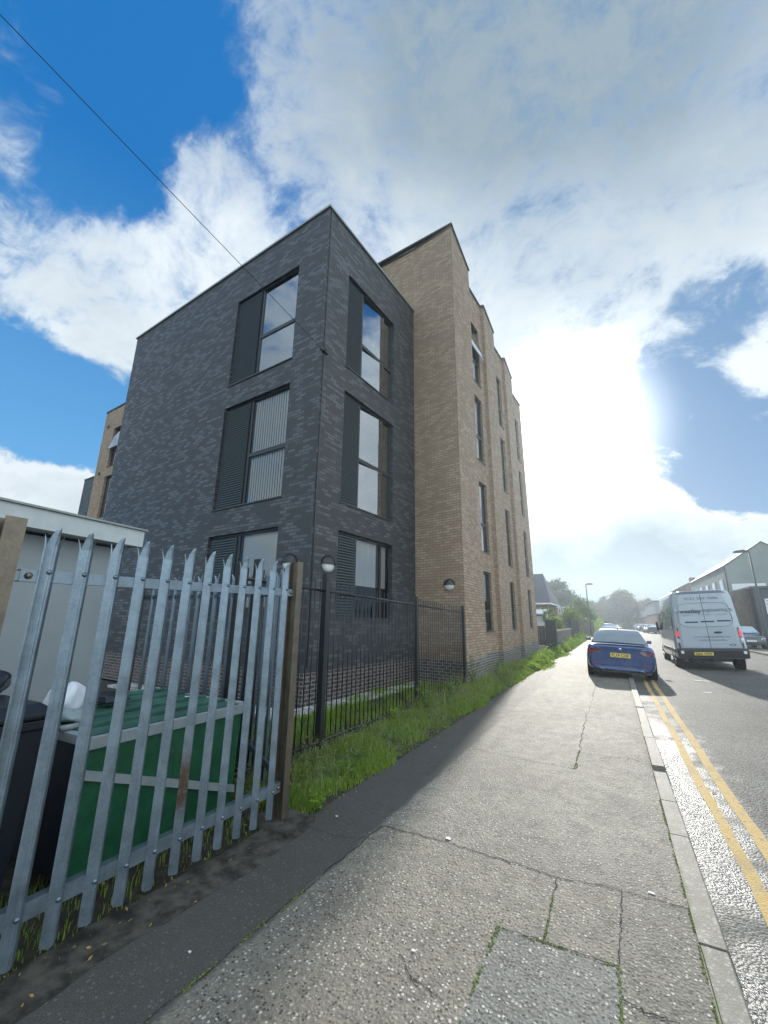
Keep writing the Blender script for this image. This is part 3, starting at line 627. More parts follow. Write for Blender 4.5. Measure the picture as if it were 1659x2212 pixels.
# litter and fallen leaves on the pavement: small pieces
def scrap(name, label, cat, x, y, r, mat, seed, group=None, z=.003):
    rs = random.Random(seed); n = 7; v = []
    for k in range(n):
        a = 2 * math.pi * k / n + rs.uniform(-.3, .3); q = r * rs.uniform(.55, 1.1); v.append((x + q * math.cos(a), y + q * math.sin(a) * .8, z + rs.uniform(0.002, r * .25)))
    v.append((x, y, z + r * .15)); mm = MB(); mm.add(v, [(k, (k + 1) % n, n) for k in range(n)])
    v2 = [(a, b, c - .0015) for a, b, c in v]; mm.add(v2, [((k + 1) % n, k, n) for k in range(n)])
    o = obj(name, mm, mat); tag(o, label, cat, group); return o
scrap('paper_scrap', 'square scrap of white paper lying on the open pavement just past the long crack', 'litter', -1.28, 3.43, .026, M['paper'], 3)
scrap('bottle_cap', 'tiny round white disc on the dark shaded tarmac near the fence post', 'litter', -2.22, 3.31, .016, M['white_plastic'], 5)
scrap('chewing_gum', 'flattened pale gum blob in the bottom middle of the pavement', 'litter', -1.06, 2.31, .014, M['white_plastic'], 6)
scrap('paper_scrap', 'small crumpled white scrap beside the end of the long crack by the kerb', 'litter', .02, 3.44, .02, M['paper'], 8)
scrap('bottle_cap', 'small white disc on the shaded tarmac low on the left in front of the fence', 'litter', -2.02, 1.76, .013, M['white_plastic'], 9)
scrap('dead_leaf', 'small reddish leaf lying between the two yellow lines', 'leaf', .70, 5.75, .03, M['leaf_brown'], 10, z=ROADZ + .012)

# ------------------------------------------------------------------ apartment building
def wallrect(m, P, d, L, z0, z1, ops=(), dep=.11):
    """wall face from P along d (outward normal is d turned -90 deg) with openings and reveals"""
    n = (d[1], -d[0])
    pt = lambda a, b, z: (P[0] + d[0] * a + n[0] * b, P[1] + d[1] * a + n[1] * b, z)
    ops = [o for o in ops if o[3] > z0 and o[2] < z1]
    us = sorted({0.0, L, *[o[0] for o in ops], *[o[1] for o in ops]}); zs = sorted({z0, z1, *[max(z0, o[2]) for o in ops], *[min(z1, o[3]) for o in ops]})
    for a, b in zip(us[:-1], us[1:]):
        for c, e in zip(zs[:-1], zs[1:]):
            mu, mz = (a + b) / 2, (c + e) / 2
            if any(o[0] < mu < o[1] and o[2] < mz < o[3] for o in ops): continue
            m.quad(pt(a, 0, c), pt(b, 0, c), pt(b, 0, e), pt(a, 0, e))
    for u0, u1, c, e in ops:
        m.quad(pt(u0, 0, c), pt(u0, 0, e), pt(u0, -dep, e), pt(u0, -dep, c))
        m.quad(pt(u1, 0, e), pt(u1, 0, c), pt(u1, -dep, c), pt(u1, -dep, e))
        m.quad(pt(u0, 0, e), pt(u1, 0, e), pt(u1, -dep, e), pt(u0, -dep, e))
        m.quad(pt(u0, 0, c), pt(u0, -dep, c), pt(u1, -dep, c), pt(u1, 0, c))

def make_window(par, P, d, u0, u1, z0, z1, cols, trans=None, blind=None, sill=True, open_sash=False, dep=.10, twist=0.0):
    """cols: list of ('glass'|'louvre', a, b) along the wall"""
    n = (d[1], -d[0]); fw = .045
    m = MB()
    m.obox(P, d, u0, u1, -dep - .05, -dep + .02, z1 - fw, z1); m.obox(P, d, u0, u1, -dep - .05, -dep + .02, z0, z0 + fw)
    m.obox(P, d, u0, u0 + fw, -dep - .05, -dep + .018, z0 + fw, z1 - fw); m.obox(P, d, u1 - fw, u1, -dep - .05, -dep + .018, z0 + fw, z1 - fw)
    cs = sorted(cols, key=lambda c: c[1])
    for c1, c2 in zip(cs[:-1], cs[1:]): m.obox(P, d, c1[2], c2[1], -dep - .05, -dep + .016, z0 + fw, z1 - fw)
    gl = [c for c in cs if c[0] == 'glass']
    if trans:
        for c in gl: m.obox(P, d, c[1], c[2], -dep - .048, -dep + .014, trans - .05, trans + .05)
    w = obj('window', m, M['frame'], par)
    for c in cs:
        if c[0] == 'louvre':
            lm = MB(); z = z0 + fw
            while z < z1 - fw - .02:
                a, b = max(c[1], u0 + fw), min(c[2], u1 - fw)
                q = lambda uu, bb, zz: (P[0] + d[0] * uu + n[0] * bb, P[1] + d[1] * uu + n[1] * bb, zz)
                lm.quad(q(a, -dep + .045, z), q(b, -dep + .045, z), q(b, -dep - .01, z + .052), q(a, -dep - .01, z + .052))
                lm.quad(q(a, -dep + .045, z - .026), q(b, -dep + .045, z - .026), q(b, -dep + .045, z), q(a, -dep + .045, z))
                z += .062
            lm.obox(P, d, a, b, -dep - .04, -dep - .02, z0 + fw, z1 - fw)
            obj('louvre', lm, M['louvre'], w)
        else:
            a, b = max(c[1], u0 + fw), min(c[2], u1 - fw)
            spans = [(z0 + fw, z1 - fw)] if not trans else [(z0 + fw, trans - .05), (trans + .05, z1 - fw)]
            for k, (c0, c1_) in enumerate(spans):
                pm = MB()
                pt = lambda uu, bb, zz: (P[0] + d[0] * uu + n[0] * bb, P[1] + d[1] * uu + n[1] * bb, zz)
                if open_sash and k == len(spans) - 1:
                    fr = MB(); o = .20
                    pm.quad(pt(a + .03, o, c0), pt(b - .03, o, c0), pt(b - .03, -dep, c1_), pt(a + .03, -dep, c1_))
                    for (x0, x1, t0, t1) in ((a, b, 0, .04), (a, b, .96, 1), (a, a + .04, 0, 1), (b - .04, b, 0, 1)):
                        f = lambda t: (o + (-dep - o) * t, c0 + (c1_ - c0) * t)
                        (b0, zz0), (b1, zz1) = f(t0), f(t1)
                        fr.quad(pt(x0, b0 + .012, zz0), pt(x1, b0 + .012, zz0), pt(x1, b1 + .012, zz1), pt(x0, b1 + .012, zz1))
                        fr.quad(pt(x0, b0 - .015, zz0), pt(x0, b1 - .015, zz1), pt(x1, b1 - .015, zz1), pt(x1, b0 - .015, zz0))
                    obj('sash', fr, M['frame'], w)
                else:
                    tw = twist if b - a > .6 else 0.0; pm.quad(pt(a, -dep - .01 - tw, c0), pt(b, -dep - .01 + tw, c0), pt(b, -dep - .01 + tw, c1_), pt(a, -dep - .01 - tw, c1_))
                obj('pane', pm, M['glass_soft'] if blind else M['glass'], w)
            if blind:
                kind, frac = blind
                bm = MB(); bz0 = z1 - .05 - (z1 - z0 - .1) * frac; sl = .085
                x = a + .01; i = 0
                if kind == 'vertical':
                    while x < b - .02:
                        e_ = min(x + sl * .62, b); bm.quad(pt(x, -dep - .075, bz0), pt(e_, -dep - .085, bz0), pt(e_, -dep - .085, z1 - .05), pt(x, -dep - .075, z1 - .05)); x += sl
                elif kind == 'roller':
                    bm.quad(pt(a, -dep - .10, bz0), pt(b, -dep - .10, bz0), pt(b, -dep - .10, z1 - .05), pt(a, -dep - .10, z1 - .05))
                else:  # curtain
                    k = 40; row = [(a + (b - a) * i / k, -dep - .11 - .018 * math.sin(i * 1.9)) for i in range(k + 1)]
                    for (xa, ba), (xb, bb) in zip(row[:-1], row[1:]): bm.quad(pt(xa, ba, bz0), pt(xb, bb, bz0), pt(xb, bb, z1 - .05), pt(xa, ba, z1 - .05))
                obj('blind', bm, M['blind'], w)
    if sill:
        sm = MB(); sm.obox(P, d, u0 - .02, u1 + .02, -dep, .03, z0 - .028, z0 - .004); obj('sill', sm, M['coping_dark'], w)
    return w

bld = thing('apartment_building', 'dark brick corner block joined to a taller tan brick block with stepped piers', 'building', (-5.242, 6.522, 0))
DZ = 11.87; DU = 4.40
PL = .60
# street face of the dark block: P = A0, direction U (outward normal = U turned -90 = +x side)
rw = [(.88, 3.14, 7.74, 10.5), (.88, 3.14, 4.2, 7.05), (.86, 3.14, 1.6, 3.53)]
Lw = [(.98, 3.45, 7.80, 10.6), (.98, 3.48, 4.25, 7.12), (.99, 3.50, 1.6, 3.56)]
m = MB(); wallrect(m, A0, U, DU, PL, DZ, rw)
LP = fp(0, 9.6); negW = (-Wd[0], -Wd[1])          # left face runs from its far end back to the corner
lops = [(9.6 - b, 9.6 - a, c, e) for a, b, c, e in Lw]
wallrect(m, LP, negW, 9.6, PL, DZ, lops)
P2 = fp(DU + 6, 9.6); wallrect(m, P2, (-U[0], -U[1]), DU + 6, PL, DZ)
obj('wall', m, M['dark_brick'], bld, 'dark blue-grey multi-tone brick wall', uv=True)
m = MB(); wallrect(m, A0, U, DU, -.1, PL); wallrect(m, LP, negW, 9.6, -.1, PL); wallrect(m, P2, (-U[0], -U[1]), DU + 6, -.1, PL)
obj('plinth', m, M['plinth_brick'], bld, 'purple-brown brick base with pale mortar', uv=True)
m = MB(); m.prism([fp(-.0 + .01, .01), fp(DU + 5.9, .01), fp(DU + 5.9, 9.59), fp(.01, 9.59)], DZ - .12, DZ - .02)
obj('roof', m, M['roof'], bld)
m = MB()
m.obox(A0, U, -.045, DU + .05, -.10, .045, DZ, DZ + .06); m.obox(LP, negW, -.045, 9.6 - .10, -.10, .045, DZ + .0015, DZ + .0585)
m.obox(P2, (-U[0], -U[1]), 0, DU + 6 - .1, -.1, .045, DZ + .001, DZ + .059)
obj('coping', m, M['coping'], bld, 'thin pale metal roof edge')
# inner rooms seen through the glass
m = MB()
for z in (1.2, 4.0, 7.5):
    m.box(0, 0, 0, 0, 0, 0) if False else None
    top = z + 3.0 if z < 7 else DZ - .3
    a, b, c, e = fp(.3, .3), fp(DU - .2, .3), fp(DU - .2, 5.0), fp(.3, 5.0)
    m.quad((*b, z), (*c, z), (*c, top), (*b, top)); m.quad((*c, z), (*e, z), (*e, top), (*c, top)); m.quad((*a, top), (*b, top), (*c, top), (*e, top)); m.quad((*a, z), (*e, z), (*c, z), (*b, z))
obj('room', m, M['room'], bld)
rb = [None, None, ('curtain', .6)]; tr = [8.84, 5.50, 2.08]
for (u0, u1, z0, z1), b, t in zip(rw, rb, tr):
    make_window(bld, A0, U, u0, u1, z0, z1, [('louvre', u0, 1.60), ('glass', 1.65, 2.66), ('glass', 2.72, u1)], t, b, twist=.036)
lb = [None, ('vertical', 1.0), ('roller', .9)]; tl = [9.02, 5.55, 2.3]
for (u0, u1, z0, z1), b, t in zip(lops, lb, tl):
    make_window(bld, LP, negW, u0, u1, z0, z1, [('glass', 9.6 - 2.36, u1), ('louvre', u0, 9.6 - 2.44)], t, b)
# cable running down the corner, with its bracket
m = MB(); q = lambda z, b=.02, u=.07: (*[c + n * b for c, n in zip(fp(u, 0), (U[1], -U[0]))], z)
m.tube([q(.7), q(4), q(7.64), q(11.6), q(DZ)], .014, 6); obj('downpipe', m, M['coping_dark'], bld, 'thin dark conduit down the corner')
m = MB(); m.obox(fp(.02, 0), U, -.10, .16, 0, .05, 7.60, 7.64); m.obox(fp(.02, 0), U, .02, .07, .05, .09, 7.57, 7.67); obj('bracket', m, M['black_metal'], bld)
def bulkhead(P, d, a, z, r, par):
    """half-moon wall lamp: dark hood over a pale diffuser"""
    n = (d[1], -d[0]); cx, cy = P[0] + d[0] * a, P[1] + d[1] * a
    def dome(lo, hi, rr, dp, mm, seg=22):
        rings = []
        for j in range(6):
            t = j / 5 * math.pi / 2; ri = rr * math.cos(t) if j < 5 else rr * .02; hi_ = dp * math.sin(t)
            rings.append([(cx + d[0] * ri * math.cos(x) + n[0] * (hi_ + .02), cy + d[1] * ri * math.cos(x) + n[1] * (hi_ + .02), z + ri * math.sin(x)) for x in [lo + (hi - lo) * k / seg for k in range(seg + 1)]])
        base = [(cx + d[0] * rr * math.cos(x), cy + d[1] * rr * math.cos(x), z + rr * math.sin(x)) for x in [lo + (hi - lo) * k / seg for k in range(seg + 1)]]
        mm.loft([base] + rings, closed=False)
    m = MB(); dome(0, math.pi, r, .13, m)
    pt = lambda a_, b_, z_: (cx + d[0] * a_ + n[0] * b_, cy + d[1] * a_ + n[1] * b_, z_)
    m.quad(pt(-r, 0, z), pt(r, 0, z), pt(r * .96, .11, z), pt(-r * .96, .11, z))
    o = obj('wall_lamp', m, M['black_metal'], par)
    m2 = MB(); dome(math.pi, 2 * math.pi, r * .86, .10, m2); obj('lens', m2, M['lamp_glass'], o)
bulkhead(A0, U, .54, 2.72, .20, bld)
bulkhead(LP, negW, 9.6 - .55, 2.72, .20, bld)

# taller tan block: street outline with piers parallel to the street and recesses parallel to the building
TZ = 14.6
J = fp(DU, 0)
pl = [(-3.36, 10.66), (-3.40, 12.77), (-3.73, 12.79), (-3.54, 14.86), (-3.40, 14.85), (-3.43, 16.75), (-3.77, 16.77), (-3.57, 18.94), (-3.43, 18.93), (-3.47, 20.95), (-3.92, 20.97), (-3.64, 24.2)]
Lf = fp(DU, 12.0)
FZ = [(1.28, 3.22), (3.9, 6.42), (7.27, 9.87), (10.5, 13.1)]
mt = MB(); mp = MB()
# near face (tan above the dark roof, full height where it stands forward)
PT = .62
dirn = ((pl[0][0] - J[0]), (pl[0][1] - J[1])); Ln = math.hypot(*dirn); dn = (dirn[0] / Ln, dirn[1] / Ln)
wallrect(mt, J, dn, Ln, PT, TZ); wallrect(mp, J, dn, Ln, -.1, PT)
wallrect(mt, Lf, negW, 12.0, DZ - .5, TZ)
for i, (a, b) in enumerate(zip(pl[:-1], pl[1:])):
    dx, dy = b[0] - a[0], b[1] - a[1]; L = math.hypot(dx, dy); d = (dx / L, dy / L)
    ops = []
    if i in (2, 6, 10):
        u0 = .12; u1 = L - .42 if i < 10 else L - .75
        u1 = min(u1, u0 + (1.55 if i < 10 else 2.3)); u1 = L - .40 if i < 10 else u1
        ops = [(u0, u1, z0, z1) for z0, z1 in FZ]
    wallrect(mt, a, d, L, PT, TZ, ops); wallrect(mp, a, d, L, -.1, PT)
    for k, (u0, u1, z0, z1) in enumerate(ops):
        t = z0 + (z1 - z0) * (.40 if k else .33)
        make_window(bld, a, d, u0, u1, z0, z1, [('glass', u0, u1)], t, ('roller', .5) if (k == 0 and i == 2) else (('curtain', 1.0) if (k + i) % 3 == 1 else None), open_sash=(k, i) in ((3, 2),))
E_ = pl[-1]; back = fp(DU + 13.3, 12)
dd = (back[0] - E_[0], back[1] - E_[1]); Lb = math.hypot(*dd); wallrect(mt, E_, (dd[0] / Lb, dd[1] / Lb), Lb, PT, TZ); wallrect(mp, E_, (dd[0] / Lb, dd[1] / Lb), Lb, -.1, PT)
dd = (Lf[0] - back[0], Lf[1] - back[1]); Lb = math.hypot(*dd); wallrect(mt, back, (dd[0] / Lb, dd[1] / Lb), Lb, -.1, TZ)
obj('wall', mt, M['tan_brick'], bld, 'tan buff brick wall with stepped vertical piers', uv=True)
obj('plinth', mp, M['plinth_tan'], bld, 'grey brick base with pale mortar under the tan wall', uv=True)
m = MB(); m.prism([J] + pl + [back, Lf], TZ - .12, TZ - .02); obj('roof', m, M['roof'], bld)
m = MB(); outl = [Lf, J] + pl
outl = [Lf] + [pl[0]] + pl[1:]
for a, b in zip(outl[:-1], outl[1:]):
    dx, dy = b[0] - a[0], b[1] - a[1]; L = math.hypot(dx, dy)
    if L < .02: continue
    h = .0005 * (len(m.v) % 7); m.obox(a, (dx / L, dy / L), -.0, L + (.04 if L > .6 else 0), -.10, .04, TZ + h, TZ + .055 + h)
obj('coping', m, M['coping_dark'], bld, 'thin dark metal roof edge')
# rooms behind the tan block windows
m = MB()
for (z0, z1) in FZ:
    m.quad((-5.6, 11.2, z0 - .6), (-5.2, 24, z0 - .6), (-5.2, 24, z1 + .4), (-5.6, 11.2, z1 + .4)); m.quad((-5.6, 11.2, z1 + .4), (-5.2, 24, z1 + .4), (-4.0, 24, z1 + .4), (-4.0, 11.2, z1 + .4)); m.quad((-5.6, 11.2, z0 - .6), (-4.0, 11.2, z0 - .6), (-4.0, 24, z0 - .6), (-5.2, 24, z0 - .6))
obj('room', m, M['room'], bld)
bulkhead(J, dn, Ln - .44, 2.53, .17, bld)
m = MB(); m.obox(J, dn, -1.05 + .5, -1.02 + .5, 0.001, .012, DZ + .3, TZ - .02); obj('movement_joint', m, M['coping_dark'], bld)
m = MB(); m.obox((-3.92, 20.97), (0.0, 1.0), 2.2, 2.5, .28, .40, 3.95, 4.1); 
# ------------------------------------------------------------------ farther block seen behind the left edge
far = thing('apartment_block', 'tan brick block with tall dark windows behind the left edge of the dark wall', 'building', (-26, 13, 0))
FP = (-25.3 + .9966 * 0, 12.6); fl = (FP[0] + Wd[0] * 2.62, FP[1] + Wd[1] * 2.62)
m = MB(); ops = [(.9, 2.35, z0, z1) for z0, z1 in FZ]
ops = [(2.62 - 1.13, 2.62 + .35, z0, z1) for z0, z1 in FZ]
wallrect(m, fl, negW, 8.0, -.1, TZ, ops, .15)
bk = (fl[0] + U[0] * 7, fl[1] + U[1] * 7); wallrect(m, bk, (-U[0], -U[1]), 7.0, -.1, TZ)
obj('wall', m, M['tan_brick'], far, uv=True)
for (a, b, c, e) in ops: make_window(far, fl, negW, a, b, c, e, [('glass', a, b)], c + 1.0, None, open_sash=(c > 10), dep=.15)
m = MB(); m.obox(fl, negW, -.04, 8, -.1, .04, TZ, TZ + .05); m.obox(bk, (-U[0], -U[1]), 0, 6.9, -.1, .04, TZ + .001, TZ + .049); obj('coping', m, M['coping_dark'], far)
m = MB(); m.prism([fl, (fl[0] + negW[0] * 8, fl[1] + negW[1] * 8), (bk[0] + negW[0] * 8, bk[1] + negW[1] * 8), bk], TZ - .1, TZ - .02); obj('roof', m, M['roof'], far)
m = MB(); q = lambda a, z: (fl[0] + negW[0] * a, fl[1] + negW[1] * a, z)
for z0, z1 in FZ: m.quad((fl[0] + U[0] * 1.5 + .9, fl[1] + 1.5, z0 - .3), (fl[0] + 5, fl[1] + 1.2, z0 - .3), (fl[0] + 5, fl[1] + 1.2, z1 + .3), (fl[0] + U[0] * 1.5 + .9, fl[1] + 1.5, z1 + .3))
obj('room', m, M['room'], far)
m = MB(); m.obox(fl, negW, .55, .75, 0, .06, 13.35, 13.5); m.obox(fl, negW, .55, .75, 0, .06, 10.15, 10.3); obj('vent', m, M['coping_dark'], far)
dk = thing('apartment_block', 'low dark brick block at the far left behind the tan block', 'building', (-34, 15.5, 0))
dl = (-35.1, 15.5); m = MB(); wallrect(m, dl, negW, 10, -.1, DZ, [(1.55, 3.0, 7.7, 10.1), (1.55, 3.0, 4.2, 7.0)], .2)
b2 = (dl[0] + U[0] * 7, dl[1] + U[1] * 7); wallrect(m, b2, (-U[0], -U[1]), 7.0, -.1, DZ); obj('wall', m, M['dark_brick'], dk, uv=True)
for c, e in ((7.7, 10.1), (4.2, 7.0)): make_window(dk, dl, negW, 1.55, 3.0, c, e, [('glass', 1.55, 3.0)], None, None, dep=.2)
m = MB(); m.obox(dl, negW, -.04, 10, -.1, .04, DZ, DZ + .05); obj('coping', m, M['coping'], dk)
m = MB(); m.prism([dl, (dl[0] + negW[0] * 10, dl[1] + negW[1] * 10), (b2[0] + negW[0] * 10, b2[1] + negW[1] * 10), b2], DZ - .1, DZ - .02); obj('roof', m, M['roof'], dk)

# ------------------------------------------------------------------ shed
sh = thing('shed', 'pale grey flat-roofed garage with a deep white fascia behind the palisade fence', 'garage', (-5.4, 1.5, 0))
sa = R(-6.3); sd = (math.sin(sa), math.cos(sa)); S1 = (-5.37, 3.19); S0 = (S1[0] - sd[0] * 7, S1[1] - sd[1] * 7)
m = MB(); m.obox(S0, sd, 0, 6.93, -3.0, -.27, -.05, 2.46); obj('wall', m, M['shed'], sh)
m = MB(); m.obox(S0, sd, -.1, 7.0, -3.2, 0, 2.49, 2.70); obj('fascia', m, M['fascia'], sh)
m = MB(); m.obox(S0, sd, -.1, 7.02, -3.22, .03, 2.703, 2.725); obj('roof', m, M['coping'], sh)
m = MB(); m.obox(S0, sd, 6.45, 6.47, -.27, -.262, 0, 2.46); m.obox(S0, sd, 3.1, 3.12, -.27, -.262, 0, 2.46); obj('wall_joint', m, M['coping_dark'], sh)

# ------------------------------------------------------------------ palisade fences
def pale_mesh(m, P, d, hgt, z0, seed=0):
    """W-section steel pale with a triple pointed top. P on the rail line, d along the fence, normal to the right"""
    n = (d[1], -d[0]); rs = random.Random(seed)
    prof = [(-.036, -.006), (-.030, -.003), (-.006, .020), (.000, .022), (.005, .016), (.011, .018), (.017, .015), (.036, -.006)]
    T = .0028
    def pt(a, b, z): return (P[0] + d[0] * a + n[0] * b, P[1] + d[1] * a + n[1] * b, z)
    zt = hgt - .10
    outer = [[pt(a, b, z) for a, b in prof] for z in (z0 + .012, zt)]
    outer[0] = [pt(a, b, z0 + (.015 if abs(a) > .03 else 0)) for a, b in prof]
    inner = [[pt(a * .97, b - T, z) for a, b in prof] for z in (z0 + .012, zt)]
    inner[0] = [pt(a * .97, b - T, z0 + (.015 if abs(a) > .03 else 0)) for a, b in prof]
    k = len(prof)
    for R0, flip in ((outer, 0), (inner, 1)):
        fs = [(i, i + 1, k + i + 1, k + i) if not flip else (i + 1, i, k + i, k + i + 1) for i in range(k - 1)]
        m.add(R0[0] + R0[1], fs)
    for R_ in (0, 1):
        for i in range(k - 1): m.quad(outer[R_][i], inner[R_][i], inner[R_][i + 1], outer[R_][i + 1])
    for i in (0, k - 1): m.quad(outer[0][i], outer[1][i], inner[1][i], inner[0][i])
    # three points: the middle tallest and bent outward, the side ones splayed
    lean = rs.uniform(-.008, .008)
    tips = [([0, 1], (-.045 + lean, -.012), hgt - .040), ([1, 2, 3, 4, 5, 6], (.002 + lean, .034), hgt), ([6, 7], (.047 + lean, -.012), hgt - .036)]
    for idx, (ta, tb), tz in tips:
        base_o = [outer[1][i] for i in idx]; base_i = [inner[1][i] for i in idx]
        ca = sum(prof[i][0] for i in idx) / len(idx); cb = sum(prof[i][1] for i in idx) / len(idx)
        mids = []
        for s_ in (.55, .85):
            zz = zt + (tz - zt) * s_; w = (1 - s_) ** .42
            mids.append([pt(ca + (prof[i][0] - ca) * w + (ta - ca) * s_ ** 1.6, cb + (prof[i][1] - cb) * w + (tb - cb) * s_ ** 1.6, zz) for i in idx])
        mi = [[(p[0] - n[0] * T, p[1] - n[1] * T, p[2]) for p in r] for r in mids]
        tip = pt(ta, tb, tz); j = len(idx)
        m.add(base_o + mids[0] + mids[1] + [tip], [(r * j + i, r * j + i + 1, (r + 1) * j + i + 1, (r + 1) * j + i) for r in range(2) for i in range(j - 1)] + [(2 * j + i, 2 * j + i + 1, 3 * j) for i in range(j - 1)])
        m.add(base_i + mi[0] + mi[1] + [tip], [(r * j + i + 1, r * j + i, (r + 1) * j + i, (r + 1) * j + i + 1) for r in range(2) for i in range(j - 1)] + [(2 * j + i + 1, 2 * j + i, 3 * j) for i in range(j - 1)])
def ibeam(m, cx, cy, z0, z1, w=.076, dpt=.10, t=.008, ang=0.0):
    c, s_ = math.cos(ang), math.sin(ang)
    def rect(x0, x1, y0, y1):
        q = [(cx + x * c - y * s_, cy + x * s_ + y * c) for x, y in ((x0, y0), (x1, y0), (x1, y1), (x0, y1))]; m.prism(q, z0, z1)
    rect(-dpt / 2, -dpt / 2 + t, -w / 2, w / 2); rect(dpt / 2 - t, dpt / 2, -w / 2, w / 2); rect(-dpt / 2 + t, dpt / 2 - t, -t / 2, t / 2)

pf = thing('palisade_fence', 'galvanised steel palisade fence with spiked tops along the edge of the pavement in the foreground', 'fence', (-2.53, 1.9, 0), 'steel palisade fences round the bin yard')
FXR = -2.545
for k in range(-2, 12):
    y = 1.038 + .1635 * k
    if k == -1 or k == -2: continue
    m = MB(); pale_mesh(m, (FXR + .012, y), (0, 1), 2.050 + .0035 * k, .085 + random.uniform(-.004, .004), k)
    rusty = (k == 6)
    p = obj('pale', m, M['galv_rust'] if rusty else M['galv'], pf, 'pale with a rusty lower end' if rusty else None)
    for z in (1.815 + .003 * k, .272):
        b = MB(); b.lathe([(.013, 0), (.013, .005), (.009, .011), (.0, .013)], (FXR + .012 + .018, y, z), 'x', 10); obj('bolt', b, M['galv_dull_shade'], p)
for z0, z1 in ((1.780, 1.840), (.235, .310)):
    m = MB(); dz = .018 if z0 > 1 else 0
    v = [(x, y, z + (dz if y > 2 else -dz)) for y in (.93, 2.955) for x, z in ((FXR - .045, z0), (FXR + .004, z0), (FXR + .004, z1), (FXR - .045, z1), (FXR - .045, z1 - .006), (FXR - .002, z1 - .006), (FXR - .002, z0 + .006), (FXR - .045, z0 + .006))]
    m.add(v, [(i, (i + 1) % 8, 8 + (i + 1) % 8, 8 + i) for i in range(8)] + [(7, 6, 1, 0), (6, 5, 2, 1), (5, 4, 3, 2), (8, 9, 14, 15), (9, 10, 13, 14), (10, 11, 12, 13)])
    r = obj('rail', m, M['galv'], pf)
    for yy in (.965, 2.925):
        b = MB(); b.lathe([(.017, 0), (.017, .006), (.010, .013), (0, .015)], (FXR + .004, yy, (z0 + z1) / 2 + (dz if yy > 2 else -dz)), 'x', 10); obj('bolt', b, M['post_brown'], r)
m = MB(); ibeam(m, -2.565, 3.00, 0, 2.115, .075, .10); obj('post', m, M['post_brown'], pf, 'brown weathered steel post at the far end')
m = MB(); ibeam(m, -2.525, .845, 0, 2.06, .085, .10); obj('post', m, M['post_brown'], pf, 'brown weathered steel post at the near end')
# next bay toward the camera side (outside the picture, seen from a step aside)
m = MB()
pb_ = thing('palisade_fence', 'palisade fence with shade put into its blue-grey colour crossing the back of the bin yard behind the green container', 'fence', (-4.2, 3.6, 0), 'steel palisade fences round the bin yard')
bx0, bx1 = -5.75, -3.72; nb = 13
for k in range(nb):
    x = bx1 - .157 * k; m = MB(); pale_mesh(m, (x, 3.60), (-1, 0), 2.16, .12, 40 + k); obj('pale', m, M['galv_dull_shade'], pb_)
for k in range(6):
    t = (k + .7) / 6.6; x = -3.62 + (1.03) * t; y = 3.62 - .60 * t; dd = (-.864, .503)
    m = MB(); pale_mesh(m, (x, y), dd, 2.12, .12, 60 + k); obj('pale', m, M['galv_dull_shade'], pb_)
m = MB()
for z in (1.84, .30):
    m = MB(); m.box(bx0 - .1, 3.60, z, bx1 + .1, 3.63, z + .05); obj('rail', m, M['galv_dull_shade'], pb_)
    m = MB(); m.obox((-2.60, 3.02), (-.864, .503), 0, 1.18, -.04, -.005, z, z + .05); obj('rail', m, M['galv_dull_shade'], pb_)
m = MB(); m.box(-3.68, 3.54, 0, -3.60, 3.62, 2.28); obj('post', m, M['black_metal'], pb_, 'black square post')
m = MB(); m.box(-5.93, 3.56, 0, -5.86, 3.63, 2.2); obj('post', m, M['black_metal'], pb_)

# ------------------------------------------------------------------ black vertical bar railing
rf = thing('metal_railing', 'black vertical bar metal railing in the grass between the palisade post and the tan building', 'railing', (-3.39, 6.8, 0))
def rfx(y): return -3.44 + (y - 4.67) * .0135
def rtop(y): return 1.975 - (y - 4.67) * .028
posts = [3.14, 4.67, 7.62, 10.46]
for i, y in enumerate(posts):
    w = .085 if i == 1 else .06; m = MB(); m.box(rfx(y) - w / 2, y - w / 2, 0, rfx(y) + w / 2, y + w / 2, rtop(y) + (.24 if i == 1 else .16))
    obj('post', m, M['black_metal'], rf, bevel=.006)
for a, b in zip(posts[:-1], posts[1:]):
    for zt in (0, 1):
        m = MB(); z = (lambda y: rtop(y)) if zt == 0 else (lambda y: .10)
        m.tube([(rfx(a), a, z(a)), (rfx(b), b, z(b))], .018, 8); obj('rail', m, M['black_metal'], rf)
    n = int((b - a) / .1155)
    for k in range(1, n):
        y = a + (b - a) * k / n; m = MB(); x = rfx(y); m.tube([(x, y, .06), (x, y, rtop(y) + .125)], .0085, 6); obj('bar', m, M['black_metal'], rf)

# ------------------------------------------------------------------ bin yard
gb = thing('waste_container', 'low green steel waste container with a grey rim behind the palisade fence', 'container', (-3.55, 2.2, 0))
x0, x1, y0, y1 = -4.2, -2.95, 1.60, 2.86
m = MB()
v = [(x0, y0, .10), (x1 - .02, y0 + .02, .10), (x1 - .02, y1 - .02, .10), (x0, y1 - .02, .10), (x0, y0, .86), (x1, y0, .825), (x1, y1, .825), (x0, y1, .86)]
m.add(v, [(0, 3, 2, 1), (0, 1, 5, 4), (1, 2, 6, 5), (2, 3, 7, 6), (3, 0, 4, 7)])
for yy in (1.66, 2.76):
    for xx in (x0 + .1, x1 - .18): m.box(xx, yy, 0, xx + .08, yy + .05, .10)
obj('body', m, M['green'], gb, bevel=.008)
m = MB(); m.box(x0 + .02, y0 - .012, .12, x1 - .03, y0 - .003, .83); obj('end_panel', m, M['black_bin'], gb, 'dark near end of the container')
m = MB()
